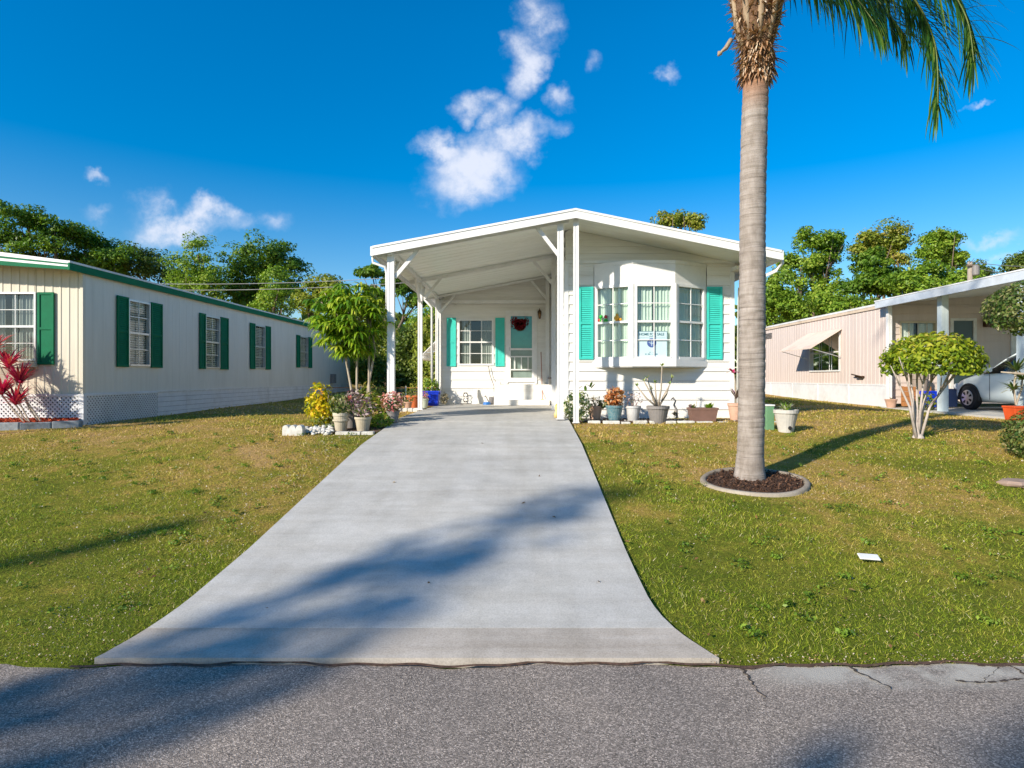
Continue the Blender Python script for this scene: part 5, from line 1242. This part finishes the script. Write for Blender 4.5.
m = MB(); m.add([(x_-.12,y_-.12,z_),(x_+.12,y_-.12,z_),(x_+.12,y_+.12,z_),(x_-.12,y_+.12,z_),(x_-.15,y_-.15,z_+.24),(x_+.15,y_-.15,z_+.24),(x_+.15,y_+.15,z_+.24),(x_-.15,y_+.15,z_+.24)], [(3,2,1,0),(4,5,6,7),(0,1,5,4),(1,2,6,5),(2,3,7,6),(3,0,4,7)]); m.box(x_-.16, x_+.16, y_-.16, y_+.16, z_+.242, z_+.28); m.build('pot', ORANGE, t, bevel=.008)
m = MB(); m.tube([(x_,y_,z_+.3),(x_-.05,y_,z_+.6),(x_+.0,y_,z_+.95)], .02, 6); m.tube([(x_,y_,z_+.3),(x_+.1,y_,z_+.6),(x_+.12,y_,z_+.8)], .016, 6); m.build('stem', BARKP, t)
rosette(t, (x_,y_,z_+.95), L_BUSH, 46, .36, .035, .7, .6); rosette(t, (x_+.12,y_,z_+.78), L_BUSH, 36, .34, .035, .9, .4); rosette(t, (x_-.05,y_,z_+.58), L_BUSH, 34, .32, .035, .9, .3)

# car: nose toward the pink house, seen from its left side
car = thing('parked_car', (12.6,14.9,.935), 'pale silver hatchback parked nose in under the neighbouring carport', 'car')
cz0 = .907; cy_n = 16.55; L = 4.25; hw = .86; cxm = 12.62
st_ = [  # t from nose, half width, z sill, z belt, z top-centre
 (0.00,.50,.32,.52,.54),(.06,.66,.22,.62,.66),(.22,.78,.20,.74,.82),(.55,.84,.19,.84,.93),(.95,.86,.19,.91,1.02),(1.25,.86,.19,.95,1.05),
 (1.6,.86,.19,.95,1.02),(2.2,.865,.19,.97,1.02),(2.9,.865,.19,.99,1.02),(3.5,.86,.20,1.0,1.03),(3.95,.82,.24,.98,1.0),(4.18,.72,.32,.90,.92),(4.25,.60,.42,.70,.72)]
m = MB(); vs = []; K = 13
for t_, w_, zs_, zb_, zt_ in st_:
    half = [(0, zs_), (w_*.75, zs_), (w_*.97, zs_+.08), (w_*1.0, (zs_+zb_)*.5), (w_*.985, zb_-.08), (w_*.93, zb_), (w_*.5, zt_-.01)]
    sec = half+[(0, zt_)]+[(-a, b) for a, b in reversed(half[1:])]
    K = len(sec); vs += [(cxm+a, cy_n-t_, cz0+b) for a, b in sec]
m.add(vs, [(i*K+j, i*K+(j+1)%K, (i+1)*K+(j+1)%K, (i+1)*K+j) for i in range(len(st_)-1) for j in range(K)]+[tuple(range(K))[::-1], tuple(range((len(st_)-1)*K, len(st_)*K))])
body = m.build('body', CARP, car, smooth=True); sb_ = body.modifiers.new('s', 'SUBSURF'); sb_.levels = sb_.render_levels = 2
g = [(1.18,.72,.96,.99),(1.75,.70,.985,1.30),(2.05,.68,.99,1.43),(2.6,.68,1.0,1.49),(3.3,.67,1.01,1.44),(3.85,.62,1.0,1.24),(4.08,.60,.97,1.0)]
m = MB(); r2 = MB(); vs = []; 
for t_, w_, zb_, zt_ in g: vs += [(cxm-w_*1.1, cy_n-t_, cz0+zb_-.03), (cxm-w_*.88, cy_n-t_, cz0+zt_-.03), (cxm-w_*.6, cy_n-t_, cz0+zt_), (cxm+w_*.6, cy_n-t_, cz0+zt_), (cxm+w_*.88, cy_n-t_, cz0+zt_-.03), (cxm+w_*1.1, cy_n-t_, cz0+zb_-.03)]
m.add(vs, [(i*6+j, i*6+j+1, (i+1)*6+j+1, (i+1)*6+j) for i in range(len(g)-1) for j in range(5)]); m.build('window', CARG, body, smooth=False)
r2.v = [(x, y, z+.012) for x, y, z in vs]; r2.f = [(i*6+j, i*6+j+1, (i+1)*6+j+1, (i+1)*6+j) for i in range(2, 5) for j in (1, 2, 3)]; r2.a = [.5]*len(r2.f); r2.build('roof_panel', CARP, body, smooth=True)
m = MB()
for sx_ in (-1, 1):
    for t0, t1 in ((0, 1), (1, 2)): p0, p1 = g[t0], g[t1]; m.tube([(cxm+sx_*p0[1]*.9, cy_n-p0[0], cz0+p0[3]), (cxm+sx_*p1[1]*.9, cy_n-p1[0], cz0+p1[3])], .018, 6)
    m.tube([(cxm+sx_*g[k][1]*.9, cy_n-g[k][0], cz0+g[k][3]-.02) for k in range(2, 7)], .028, 6)
    m.tube([(cxm+sx_*.74, cy_n-2.45, cz0+1.0), (cxm+sx_*.61, cy_n-2.5, cz0+1.47)], .03, 6)
m.build('pillar', CARP, body, smooth=True)
for sx_ in (-1, 1):
    for t_ in (.80, 3.42):
        m = MB(); xc = cxm+sx_*.80; m.lathe((xc-.11 if sx_ < 0 else xc-.09, cy_n-t_, cz0+.315), [(.20,0),(.29,.01),(.315,.04),(.315,.16),(.29,.19),(.21,.20),(.20,0)], 28, axis='x'); wh = m.build('wheel', BLACK, car, smooth=False)
        f = (xc-.113) if sx_ < 0 else (xc+.113); yc_, zc_ = cy_n-t_, cz0+.315
        m = MB(); m.lathe((f,yc_,zc_), [(.001,-.012*-sx_),(.10,-.006*-sx_),(.195,0),(.215,.008*-sx_)], 28, axis='x'); rim = m.build('rim', RIM, wh)
        for k in range(7):
            a = 2*math.pi*k/7; u_ = Vector((0,math.cos(a),math.sin(a))); v_ = Vector((0,-math.sin(a),math.cos(a))); c_ = Vector((f+sx_*.010,yc_,zc_))
            MB().prism([c_+u_*.085-v_*.012, c_+u_*.165-v_*.034, c_+u_*.178, c_+u_*.165+v_*.034, c_+u_*.085+v_*.012], (sx_*.003,0,0)).build('rim_opening', BLACK, wh)
        m = MB(); q = []; f2 = cxm+sx_*.868
        for k in range(15): a = math.pi*(-.06+1.12*k/14); q.append((f2, cy_n-t_+.36*math.cos(a), cz0+.315+.36*math.sin(a)))
        m.tube(q, .022, 6); m.prism([(cxm+sx_*.80,)+p_[1:] for p_ in q], (sx_*.065,0,0)); m.build('wheel_arch', BLACK, car)
m = MB(); m.box(cxm-.985, cxm-.875, cy_n-1.62, cy_n-1.42, cz0+.98, cz0+1.10); m.box(cxm+.875, cxm+.985, cy_n-1.62, cy_n-1.42, cz0+.98, cz0+1.10); m.build('mirror', CARP, car, bevel=.03)
for sx_ in (-1, 1): m = MB(); m.lathe((cxm+sx_*.66,cy_n-.14,cz0+.60), [(.001,-.1),(.08,-.06),(.1,0),(.08,.08),(.001,.12)], 12, axis='y'); m.build('headlight', M('headlamp', (.6,.65,.68), rough=.1, dirt=0), car, smooth=True)
m = MB()
for t_ in (1.5, 2.5, 3.3): m.box(cxm-.871, cxm-.866, cy_n-t_-.004, cy_n-t_+.004, cz0+.28, cz0+.93)
m.box(cxm-.885, cxm-.868, cy_n-2.35, cy_n-2.2, cz0+.76, cz0+.785); m.build('door_handle', BLACK, car)

# ------------------------------------------------------------------ topiaries on the right
tp = thing('topiary_tree', P(918,437,10.0), 'multi stemmed topiary with a flat domed yellow green crown', 'tree')
D_ = 10.0; base = Vector((PX(918,D_),D_,gz(10)-.02)); m = MB()
for (bx_, tx, ty, dy) in ((-3,893,388,.0),(-2,903,380,-.2),(0,917,378,.15),(1,925,385,-.1),(3,937,382,.2),(4,950,392,0),(2,960,385,.1),(-1,909,384,.3)):
    a = base+Vector((bx_*.016,random.uniform(-.05, .05),0)); top = Vector(P(tx,ty-18,D_+dy)); mid = a.lerp(top, .42)+Vector((0,0,.06)); mid.x = a.x+(top.x-a.x)*.30
    m2_ = a.lerp(top, .75)+Vector((random.uniform(-.03, .03),0,.0)); m2_.x = a.x+(top.x-a.x)*.68
    m.tube([a, mid, m2_, top], [.026,.019,.015,.008], 8)
    for _ in range(3): m.tube([m2_, top+Vector((random.uniform(-.18, .18),random.uniform(-.2, .2),.08))], [.012,.005], 5)
m.lathe(base, [(.10,0),(.08,.04),(.05,.09)], 12, wob=.15); m.build('trunk', M('white_bark', (.50,.44,.40), (.36,.31,.28), scale=14, rough=.9, bmp=.5), tp, smooth=True)
cz_ = PZ(372,D_); N_ = 5200
d = rng.normal(0, 1, (N_,3)); d /= np.linalg.norm(d, axis=1, keepdims=True); k = d[:,2] < -.32; d[k,2] *= -.4; d /= np.linalg.norm(d, axis=1, keepdims=True)
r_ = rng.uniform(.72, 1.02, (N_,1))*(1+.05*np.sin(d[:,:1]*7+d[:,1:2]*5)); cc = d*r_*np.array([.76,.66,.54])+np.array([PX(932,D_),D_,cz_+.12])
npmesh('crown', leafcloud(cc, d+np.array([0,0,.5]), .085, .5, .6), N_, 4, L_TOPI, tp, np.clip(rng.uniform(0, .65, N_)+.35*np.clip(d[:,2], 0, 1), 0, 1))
tt = thing('tiered_topiary', (7.4,8.6,gz(8.6)), 'greyish green clipped two tier topiary cut off by the right edge', 'shrub')
m = MB(); xb_ = PX(1042,8.6); m.tube([(xb_,8.6,gz(8.6)-.02),(xb_+.03,8.6,1.6),(xb_,8.6,2.6)], [.06,.045,.03], 8); m.tube([(xb_,8.6,1.75),(xb_-.25,8.6,1.80),P(1001,372,8.6)], [.03,.02,.01], 6); m.build('trunk', BARKP, tt, smooth=True)
def clip(name, c, rx_, rz_, n, sz, par, mat=L_BUSH, ry=None):
    d = rng.normal(0, 1, (n,3)); d /= np.linalg.norm(d, axis=1, keepdims=True); r_ = rng.uniform(.7, 1.03, (n,1))
    npmesh(name, leafcloud(d*r_*np.array([rx_,ry or rx_,rz_])+np.array(c), d+np.array([0,0,.3]), sz, .5, .6), n, 4, mat, par, rng.uniform(0, 1, n))
clip('foliage', P(1034,308,8.6), .60, .40, 4200, .065, tt); clip('foliage', P(1044,436,8.5), .50, .40, 3400, .055, tt)
rk = thing('flat_stone', P(1016,491,7.35), 'flat brown stone lying on the lawn at right edge', 'stone'); q = Vector(P(1018,491,7.35)); q.z = gz(7.35)
m = MB(); m.lathe(q, [(.20,0),(.21,.03),(.16,.06),(.001,.065)], 9, wob=.12); m.build('stone', M('brown_stone', (.36,.26,.2), (.25,.18,.14), rough=.9, bmp=.6), rk)
m = MB(); m.lathe(q+Vector((.12,-.1,0)), [(.15,0),(.16,.03),(.1,.05),(.001,.055)], 8, wob=.15); m.build('stone_chip', STONEW, rk)

# ------------------------------------------------------------------ background trees
def E(px, py, D, rxp, rzp, dy=1.0):
    return (PX(px,D), D, PZ(py,D), rxp*D/F, rxp*D/F*dy, rzp*D/F)
gl = 'trees behind the left neighbour'; grr = 'trees behind the right neighbour'
def bt(label, base_px, D, es, mat, grp, r=.3, nc=80, nl=90, cr=1.0, size=.22, **kw):
    base = (PX(base_px, D), D, gz(D)); return tree('broadleaf_tree' if mat is not L_PINE else 'pine_tree', label, base, [E(*(e[:2]), D+(e[4] if len(e) > 4 else 0), *e[2:4]) for e in es], mat, r, nc, nl, cr, size, grp, **kw)
bt('flat topped umbrella pine, leftmost above the cream home roof', 36, 42, [(28,220,32,14),(58,228,22,11),(10,238,22,14),(45,246,26,12),(20,256,20,9)], L_PINE, gl, nc=95, cr=.9, flat=.45)
bt('rounded dark pine second from the left above the cream roof', 100, 44, [(92,246,26,20),(115,262,22,16),(78,262,20,12)], L_PINE, gl, nc=90, flat=.55)
bt('low dark pine third from left just over the green roof line', 150, 46, [(138,262,26,14),(118,272,20,14),(160,274,22,14),(178,284,16,10)], L_OAK, gl, nc=60)
bt('feathery pointed light green tree rising beside the domed oak', 198, 40, [(198,252,13,18),(186,272,20,18),(208,282,20,16),(197,296,26,16)], L_LIGHT, gl, nc=100, cr=.55, size=.16)
bt('large domed oak above the far end of cream home', 262, 43, [(262,262,36,22),(238,280,24,20),(285,282,24,22),(258,298,36,18)], L_PINE, gl, nc=150, cr=.9)
bt('narrow drooping light tree in front of the domed oak', 278, 37, [(278,286,14,20),(272,306,18,18)], L_LIGHT, gl, nc=60, cr=.5, size=.15)
bt('low brownish green tree between domed oak and umbrella tree', 325, 42, [(322,290,22,16),(340,300,16,14),(308,306,20,14)], L_YEL, gl, nc=70, cr=.7)
bt('tall open crowned pine behind the umbrella tree and carport post', 385, 40, [(372,272,14,8),(392,280,16,9),(408,292,12,9),(380,298,14,8),(418,300,10,10)], L_PINE, gl, nc=60, cr=.6, r=.22, flat=.5)
# shrubs seen between the houses and through the carport
gm = 'shrubs behind the carport'
bt('mid green bush behind the umbrella tree between homes', 335, 33, [(335,345,26,22),(318,365,20,20),(348,370,24,18)], L_BUSH, gm, nc=90, cr=.7, size=.18, r=.12)
bt('tangled olive bush right behind the front left post', 378, 30, [(378,345,18,26),(372,372,22,18),(392,370,18,18)], L_YEL, gm, nc=100, cr=.6, size=.15, r=.12)
bt('dense dark green bush seen between front and middle carport posts', 408, 28, [(408,352,16,26),(400,378,20,16),(420,375,18,18)], L_OAK, gm, nc=110, cr=.5, size=.15, r=.12)
bt('yellow green bush seen between middle and back carport posts', 432, 25, [(430,348,12,34),(436,375,14,20)], L_YEL, gm, nc=80, cr=.45, size=.14, r=.1)
bt('light green tall shrub with gaps just left of the back room', 425, 36, [(418,325,16,14),(436,318,14,18)], L_LIGHT, gm, nc=60, cr=.6, size=.17, r=.14)
# trees above the white home's roof and behind the right home
bt('small round treetop peeking over the white roof', 680, 48, [(668,222,16,9),(690,222,14,10),(680,245,26,16)], L_YEL, None, nc=70, cr=.7)
bt('tall branching tree close behind the right roof corner', 808, 42, [(812,240,20,15),(795,268,20,18),(828,268,18,18),(835,246,10,8),(806,300,30,20)], L_LIGHT, grr, nc=110, cr=.75)
bt('low dense green tree left of the tall branching tree', 778, 36, [(778,290,18,24),(770,312,16,18),(795,312,22,16)], L_LIGHT, grr, nc=110, cr=.6, size=.17)
bt('reddish green domed pine right of the tall branching tree', 868, 40, [(868,268,28,14),(862,285,26,12),(885,284,22,12)], L_PINE, grr, nc=110, cr=.7, flat=.6)
bt('tall loose yellowing tree behind the domed pine', 885, 50, [(882,240,22,18),(898,250,16,16),(868,246,14,12)], L_YEL, grr, nc=80, cr=.85, size=.24)
bt('compact bushy treetop left of the utility pole', 943, 46, [(943,240,20,14),(930,252,14,10),(955,258,12,9)], L_LIGHT, grr, nc=80, cr=.7)
bt('broad low green tree below the compact treetop', 935, 38, [(930,275,34,14),(905,285,24,12),(962,280,22,11),(850,305,40,12),(925,292,40,10)], L_LIGHT, grr, nc=130, cr=.7)
bt('dull tree mass right of the utility pole', 978, 52, [(980,270,14,10),(968,280,16,8)], L_OAK, grr, nc=40, cr=.8)
bt('far right treetop above the pale blue carport fascia', 1022, 40, [(1022,266,12,9),(1036,262,14,10)], L_OAK, grr, nc=40, cr=.7)
# far woods closing the horizon
def woods():
    n = 26000; x = rng.uniform(-75, 75, n); y = 58+rng.uniform(-3, 3, n); h = 6.5+1.6*np.sin(x*.31)+1.1*np.sin(x*.83+1)+.6*np.sin(x*2.1)
    z = 1+h*rng.uniform(0, 1, n)**.8; c = np.stack([x, y, z], 1)
    o = npmesh('far_woods', leafcloud(c, np.tile([0,-.8,.5], (n,1)), .75, .7, .7), n, 4, L_OAK, None, rng.uniform(0, 1, n)); o['kind'] = 'stuff'
woods()
# fence rail between the homes
fn = thing('garden_fence', (-5,24,1.0), 'low wire fence with a thin rail between the cream and white homes', 'fence'); m = MB(); m.tube([(-8.3,24,1.34),(-2.6,24,1.34)], .02, 6); m.build('rail', WOOD, fn)
for x in (-8.2,-6.4,-4.6,-2.8): m = MB(); m.tube([(x,24,.95),(x,24,1.4)], .025, 6); m.build('post', WG, fn)
m = MB()
for i in range(28): x = -8.2+i*.2; m.tube([(x,24,1.0),(x+.0,24,1.33)], .004, 4)
for z in (1.08,1.2): m.tube([(-8.2,24,z),(-2.8,24,z)], .004, 4)
m.build('wire', ALU, fn)
# utility pole and wires
up = thing('utility_pole', (PX(970,33),33,1.1), 'grey wooden utility pole above the trees on the right', 'utility pole'); m = MB(); m.tube([(PX(970,33),33,1.1),(PX(970,33),33,PZ(262,33))], [.17,.12], 10); m.build('pole', M('pole_wood', (.36,.31,.26), rough=.9), up)
m = MB(); m.bar((PX(965,33),32.85,PZ(266,33)), (PX(975,33),32.85,PZ(266,33)), .1, .1); m.build('crossarm', BARK, up)
m = MB(); m.lathe((PX(973,33),32.8,PZ(276,33)), [(.14,0),(.17,.05),(.17,.5),(.1,.56)], 12); m.build('transformer', GREYP, up)
def wire(label, pts, r=.02):
    t = thing('power_line', pts[0], label, 'power line'); m = MB(); a, b = Vector(pts[0]), Vector(pts[1]); sag = pts[2]
    m.tube([a.lerp(b, i/16)+Vector((0,0,-sag*4*(i/16)*(1-i/16))) for i in range(17)], r, 5); m.build('cable', M('cable_grey', (.32,.32,.31), rough=.6), t)
wire('upper of two cables crossing the trees behind the cream home', (P(-150,264,34), P(560,262,34), 1.2), .018)
wire('lower of two cables crossing the trees behind the cream home', (P(-150,270,34), P(560,268,34), 1.2), .018)
wire('upper cable running right from the utility pole', ((PX(966,33),32.8,PZ(262,33)), P(1110,255,40), .5))
wire('lower cable running right from the utility pole', ((PX(970,33),32.8,PZ(268,33)), P(1110,270,40), .5))

# ------------------------------------------------------------------ trees across the street, behind the viewer (their shadows cross the road)
gs = 'trees across the street'
AZ = Vector((.735,.678)); TANEL = math.tan(R(26.5))
def shade(label, tipx, tipy, L, cr_, n, ell, leaf=.16):
    """tree standing L metres sunward of the place where its top throws its shadow"""
    bx_, by_ = tipx-AZ.x*L, tipy-AZ.y*L; h = gz(tipy)+L*TANEL
    tree('street_tree', label, (bx_,by_,0), ell(bx_, by_, h), L_OAK, .045, n, 17, cr_, leaf, gs)
shade('slim conical tree across the street, its shadow over the driveway', 1.65, 7.7, 14.2, .20, 170, lambda x, y, h: [(x+.2,y-.2,h*.28,.6,.6,.9),(x+.40,y-.44,h*.41,.70,.70,.9),(x+.42,y-.46,h*.53,.75,.75,.9),(x+.30,y-.33,h*.65,.66,.66,.8),(x+.12,y-.1,h*.77,.52,.52,.7),(x,y,h*.88,.40,.40,.6)])
shade('thin palm like tree across the street shading the left lawn', -3.25, 6.25, 12.5, .10, 110, lambda x, y, h: [(x,y,h*.96,.15,.15,.22),(x,y,h*.90,.13,.13,.3),(x,y,h*.82,.11,.11,.35),(x,y,h*.72,.10,.10,.4),(x,y,h*.62,.09,.09,.4)], .10)
shade('small tree across the street shading lower right asphalt', 1.80, 3.12, 9.0, .08, 12, lambda x, y, h: [(x,y,h*.93,.08,.08,.22)], .1)
shade('larger tree across the street shading the right road corner', 2.95, 3.32, 10.0, .13, 26, lambda x, y, h: [(x,y,h*.90,.17,.17,.35),(x,y,h*.66,.3,.3,.5)], .12)

# ------------------------------------------------------------------ sky, sun, camera
w = bpy.data.worlds.new('World'); sc.world = w; w.use_nodes = True; nt = w.node_tree; bg = nt.nodes['Background']
sky = nt.nodes.new('ShaderNodeTexSky'); sky.sky_type = 'NISHITA'; sky.sun_disc = False
sky.sun_elevation = R(26.5); sky.sun_rotation = R(227.3); sky.air_density = 1.0; sky.dust_density = .25; sky.ozone_density = 3.0
hs = nt.nodes.new('ShaderNodeHueSaturation'); hs.inputs['Value'].default_value = 1.0; nt.links.new(sky.outputs[0], hs.inputs['Color'])
g_ = nt.nodes.new('ShaderNodeTexCoord'); sx = nt.nodes.new('ShaderNodeSeparateXYZ'); nt.links.new(g_.outputs['Generated'], sx.inputs[0])
smr = nt.nodes.new('ShaderNodeMapRange'); smr.inputs[1].default_value = .12; smr.inputs[2].default_value = .5; smr.inputs[3].default_value = 1.40; smr.inputs[4].default_value = 1.62
vmr = nt.nodes.new('ShaderNodeMapRange'); vmr.inputs[1].default_value = .10; vmr.inputs[2].default_value = .5; vmr.inputs[3].default_value = .84; vmr.inputs[4].default_value = 1.04
nt.links.new(sx.outputs[2], vmr.inputs[0]); nt.links.new(vmr.outputs[0], hs.inputs['Value'])
nt.links.new(sx.outputs[2], smr.inputs[0]); nt.links.new(smr.outputs[0], hs.inputs['Saturation'])
def math_(op, a, b=None, clamp=False):
    n = nt.nodes.new('ShaderNodeMath'); n.operation = op; n.use_clamp = clamp
    for i, v in enumerate((a, b)):
        if v is None: continue
        if hasattr(v, 'is_linked'): nt.links.new(v, n.inputs[i])
        else: n.inputs[i].default_value = v
    return n.outputs[0]
yy = math_('MAXIMUM', sx.outputs[1], .05)
u = math_('DIVIDE', sx.outputs[0], yy); v = math_('DIVIDE', sx.outputs[2], yy)
cb = nt.nodes.new('ShaderNodeCombineXYZ'); nt.links.new(u, cb.inputs[0]); nt.links.new(v, cb.inputs[1])
def wn(scale, det, rough, off=0):
    mp = nt.nodes.new('ShaderNodeMapping'); mp.inputs['Location'].default_value = (off, off*.7, 0); nt.links.new(cb.outputs[0], mp.inputs[0])
    n = nt.nodes.new('ShaderNodeTexNoise'); n.inputs['Scale'].default_value = scale; n.inputs['Detail'].default_value = det; n.inputs['Roughness'].default_value = rough
    nt.links.new(mp.outputs[0], n.inputs[0]); return n.outputs['Fac']
wu = math_('ADD', u, math_('MULTIPLY', math_('SUBTRACT', wn(9, 5, .6, 3), .5), .13))
wv = math_('ADD', v, math_('MULTIPLY', math_('SUBTRACT', wn(9, 5, .6, 9), .5), .13))
def blob(px, py, rxp, ryp, rot=0, amp=1.0):
    cu, cv = (px-VX)/F, (VY-py)/F; du = math_('SUBTRACT', wu, cu); dv = math_('SUBTRACT', wv, cv); c, s_ = math.cos(rot), math.sin(rot)
    a = math_('DIVIDE', math_('ADD', math_('MULTIPLY', du, c), math_('MULTIPLY', dv, s_)), rxp/F); b = math_('DIVIDE', math_('SUBTRACT', math_('MULTIPLY', dv, c), math_('MULTIPLY', du, s_)), ryp/F)
    d = math_('SQRT', math_('ADD', math_('MULTIPLY', a, a), math_('MULTIPLY', b, b)))
    return math_('MULTIPLY', math_('SUBTRACT', 1.25, d, True), amp)
bl = [blob(475,172,52,34,.45,1.05), blob(442,152,36,16,-.1,.9), blob(522,143,42,18,.45), blob(520,66,22,46,-.25,1.0), blob(540,20,24,32,-.35,.9), blob(474,112,26,17,0,.85), blob(502,122,22,24,0,.85), blob(560,92,14,16,0,.6),
      blob(188,222,62,20,.05,1.1), blob(215,213,32,16,0,1), blob(150,207,26,20,0,.6), blob(170,225,44,18,0,1), blob(98,179,18,8,0,.5), blob(658,70,12,11,0,.6), blob(985,242,50,8,.15,.5), blob(1000,262,50,8,.1,.5), blob(978,106,16,4,.1,.5), blob(275,215,26,16,0,.5), blob(592,68,12,10,0,.45), blob(92,212,24,12,0,.5)]
acc = bl[0]
for b_ in bl[1:]: acc = math_('MAXIMUM', acc, b_)
fbm = wn(9, 10, .66, 4.3); den = math_('MULTIPLY', acc, math_('ADD', math_('MULTIPLY', math_('MULTIPLY', math_('SUBTRACT', fbm, .30), 3.4, True), .72), .24)); 
cr = nt.nodes.new('ShaderNodeMapRange'); cr.interpolation_type = 'SMOOTHSTEP'; cr.inputs[1].default_value = .03; cr.inputs[2].default_value = .88; cr.inputs[4].default_value = .88; nt.links.new(den, cr.inputs[0])
mask = math_('MULTIPLY', cr.outputs[0], math_('GREATER_THAN', sx.outputs[1], .1))
cm = nt.nodes.new('ShaderNodeMix'); cm.data_type = 'RGBA'; nt.links.new(mask, cm.inputs[0]); nt.links.new(hs.outputs[0], cm.inputs[6]); cm.inputs[7].default_value = (4.9, 5.1, 5.75, 1)
nt.links.new(cm.outputs[2], bg.inputs['Color']); bg.inputs['Strength'].default_value = .105
sun = bpy.data.lights.new('sun', 'SUN'); sun.energy = 4.2; sun.angle = R(1.4); sun.color = (1, .90, .76)
so = bpy.data.objects.new('sun', sun); COL.objects.link(so)
d = Vector((AZ.x, AZ.y, -TANEL)).normalized(); so.rotation_euler = d.to_track_quat('-Z', 'Y').to_euler()
cam = bpy.data.cameras.new('camera'); cam.sensor_width = 36; cam.lens = 36*F/1024; cam.shift_x = -9/1024; cam.shift_y = -6.5/1024; cam.clip_end = 2000; cam.clip_start = .05
co = bpy.data.objects.new('camera', cam); COL.objects.link(co); co.location = (0, 0, CAMZ); co.rotation_euler = (math.pi/2, 0, 0); sc.camera = co
sc.view_settings.view_transform = 'Standard'; sc.view_settings.look = 'None'; sc.view_settings.gamma = 1; sc.view_settings.exposure = .80
sc.cycles.max_bounces = 6; sc.cycles.transparent_max_bounces = 12; sc.cycles.diffuse_bounces = 5; sc.cycles.glossy_bounces = 2
try: sc.cycles.use_denoising = True
except Exception: pass
